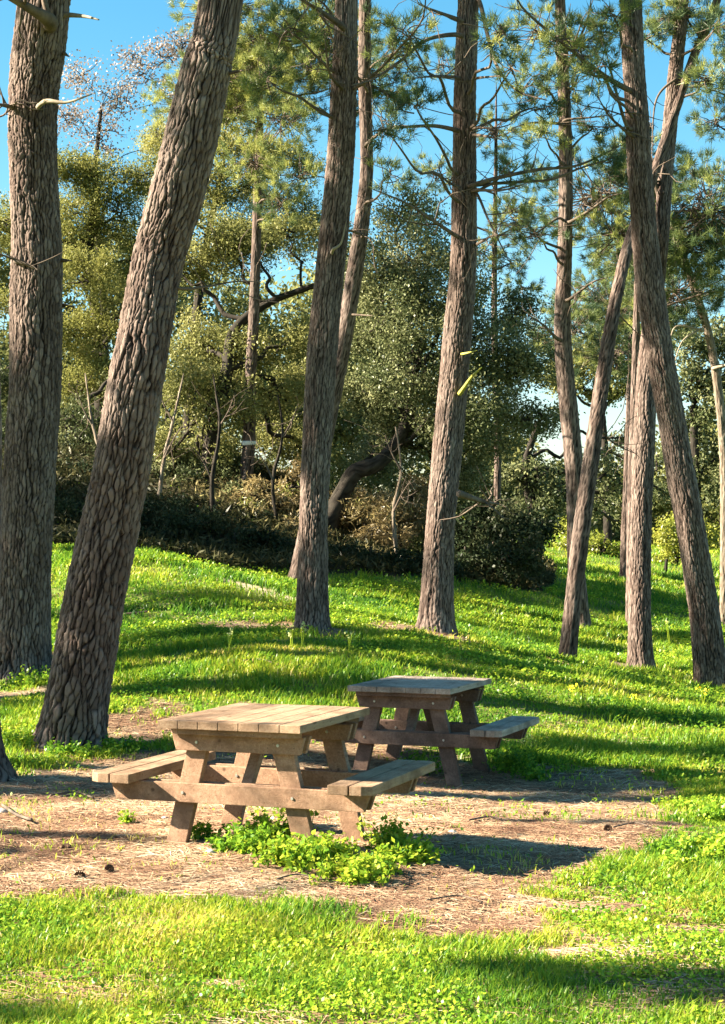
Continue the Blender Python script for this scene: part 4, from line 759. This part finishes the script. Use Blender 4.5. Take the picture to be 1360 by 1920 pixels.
for px, py, hp, nh, c, lb in [
    (428, 1225, 45, 3, 'petalw', 'pale flower spike standing in the lit grass left of the dark middle trunk'), (566, 1222, 55, 3, 'petalw', 'tall yellow headed stalk left of the foot of the dark middle trunk'), (548, 1220, 40, 3, 'petalw', 'bushy pale stalk left of the tall yellow headed one'),
    (655, 1225, 40, 3, 'petalw', 'pale stalk just right of the dark middle trunk'), (665, 1215, 55, 2, 'petalw', 'tallest stalk right of the dark middle trunk'), (1258, 1215, 60, 2, 'petalw', 'slender stalk left of the big leaning pine'),
    (1333, 1285, 50, 2, 'petalw', 'pale headed stalk in front of the big leaning pine foot'), (988, 1178, 28, 2, 'petalw', 'small stalk on the lit slope left of the thin leaning trunk'), (1092, 1330, 40, 3, 'petal', 'yellow stalk cluster on the right lawn behind the shaded table'),
    (1075, 1320, 36, 3, 'petal', 'yellow stalk left of the similar one on the right lawn'), (965, 1310, 38, 3, 'petalw', 'stalk cluster right of the shaded tabletop'), (945, 1240, 26, 2, 'petal', 'tiny yellow stalk beyond the shaded tabletop'), (1190, 1330, 30, 2, 'petal', 'yellow dots on stems toward the right edge lawn'),
    (1320, 1325, 34, 2, 'petal', 'yellow stems on the lawn at the right edge'), (88, 1725, 12, 1, 'petal', 'single yellow flower in the near grass at left'), (998, 1842, 10, 1, 'petal', 'single yellow flower in the shaded near grass'), (1322, 1918, 10, 2, 'petal', 'yellow flower pair at the bottom right corner')]:
    stalk(lb, px, py, hp, nh, M[c])
# stones, cones and fallen sticks
g = MG('stone'); g.pbr(g.ramp(g.noise(30, 5), [(.3, (.28, .24, .2)), (.7, (.52, .47, .42))]), .9, g.bump(g.noise(60, 5), .003)); MS = g.m
g = MG('cone_scales'); g.pbr(g.ramp(g.noise(60, 4), [(.3, (.05, .03, .02)), (.7, (.17, .1, .06))]), .9, g.bump(g.noise(90, 5), .004)); MC = g.m
def lump(name, label, cat, px, py, s, mat, squash=.6, group=None):
    x0, y0 = gpt(px, py); bm = bmesh.new(); bmesh.ops.create_icosphere(bm, subdivisions=3, radius=1); sd_ = rng.integers(99)
    for v in bm.verts:
        f = .75+.5*float(fbm(np.array(v.co.x*1.7+5), np.array(v.co.y*1.7+v.co.z*2.1+9), int(sd_))); v.co *= f; v.co.x *= s; v.co.y *= s*.8; v.co.z *= s*squash
    me = bpy.data.meshes.new(name); bm.to_mesh(me); bm.free(); me.materials.append(mat); me.polygons.foreach_set('use_smooth', [True]*len(me.polygons))
    o = bpy.data.objects.new(name, me); COL.objects.link(o); o.location = (x0, y0, float(tz(x0, y0))+s*squash*.45); tag(o, label, cat, group)
for px, py, s, lb in [(394, 1604, .032, 'pale grey stone in front of the sunlit table'), (231, 1539, .022, 'small light stone under the left bench'), (848, 1565, .03, 'flat pale stone at the edge of the table shadow'),
                      (2, 1528, .04, 'pale stone at the left edge on the litter'), (310, 1538, .022, 'small stone beside the left front leg'), (960, 1688, .02, 'small stone on the sunlit bare strip')]:
    lump('stone', lb, 'stone', px, py, s, MS, group='stones on the ground')
def cone(px, py, s, label):
    x0, y0 = gpt(px, py); root = empty('pine_cone', (x0, y0, float(tz(x0, y0))+s*.5), label, 'pine cone', 'fallen pine cones', float(rng.uniform(0, 6)))
    bm = bmesh.new()
    for k in range(60):                                       # spiral of scales
        t = k/60; a = k*2.4; r = s*.55*math.sin(math.pi*(.12+.8*t)); z = (t-.5)*s*1.5
        c = Vector((z, r*math.cos(a), r*math.sin(a))); o_ = Vector((.35, math.cos(a), math.sin(a))).normalized(); sdv = Vector((0, -math.sin(a), math.cos(a)))
        v = [bm.verts.new(c*.5-sdv*s*.10), bm.verts.new(c*.5+sdv*s*.10), bm.verts.new(c+o_*s*.10+sdv*s*.12), bm.verts.new(c+o_*s*.17), bm.verts.new(c+o_*s*.10-sdv*s*.12)]
        bm.faces.new(v)
    me = bpy.data.meshes.new('scales'); bm.to_mesh(me); bm.free(); me.materials.append(MC); o = bpy.data.objects.new('scales', me); COL.objects.link(o); o.parent = root
for px, py, s, lb in [(125, 1599, .036, 'dark pine cone on the litter lower left'), (205, 1637, .036, 'dark pine cone nearest the camera at lower left'), (1026, 1533, .036, 'upright dark cone on the bare earth right of the tables'), (150, 1652, .035, 'small cone by the near grass edge at left'),
                      (718, 1608, .05, 'dark cone beside the right leg weeds'), (1140, 1562, .04, 'cone in the dark shadow strip at right')]:
    cone(px, py, s, lb)
def stick(label, pts, wpx):
    P = []
    for px, py in pts:
        x0, y0 = gpt(px, py); P.append([x0, y0, float(tz(x0, y0))+.03, w2(wpx, y0)])
    a = Acc(); a.tube(np.array(P), 14, 6); o0 = np.array(P[0][:3]); o = a.build('fallen_stick', M['branch'], None, o0); o.location = tuple(o0); tag(o, label, 'stick', 'fallen sticks')
stick('thin curved stick on the lit grass left of the shaded tabletop', [(455, 1245), (490, 1243), (528, 1255)], 3.5)
stick('twig on the slope left of the dark middle trunk', [(390, 1125), (408, 1142)], 3)
stick('dark stick at the left edge on the litter', [(5, 1520), (30, 1538), (60, 1548)], 6)
stick('forked twig on the shaded slope beside the leaning pine', [(232, 1158), (262, 1155), (278, 1153)], 4)
stick('bent twig at the foot of the thick leaning pine', [(10, 1322), (40, 1316), (75, 1306)], 4)
stick('thin twig on the litter in front of the sunlit table', [(520, 1660), (560, 1654), (610, 1662)], 3)
stick('short dark twig on the bare earth right of the sunlit table', [(880, 1548), (915, 1541), (940, 1545)], 3.5)
stick('long pale twig at the near edge of the bare earth', [(800, 1700), (860, 1692), (905, 1704)], 3)
stick('bent twig on the litter left of the sunlit table', [(95, 1500), (140, 1494), (175, 1505)], 4)
stick('small twig between the bare earth and the bright weed patch', [(1150, 1560), (1190, 1553), (1215, 1560)], 3)
stick('curved twig in the near grass at left centre', [(300, 1765), (350, 1757), (395, 1768)], 2.5)
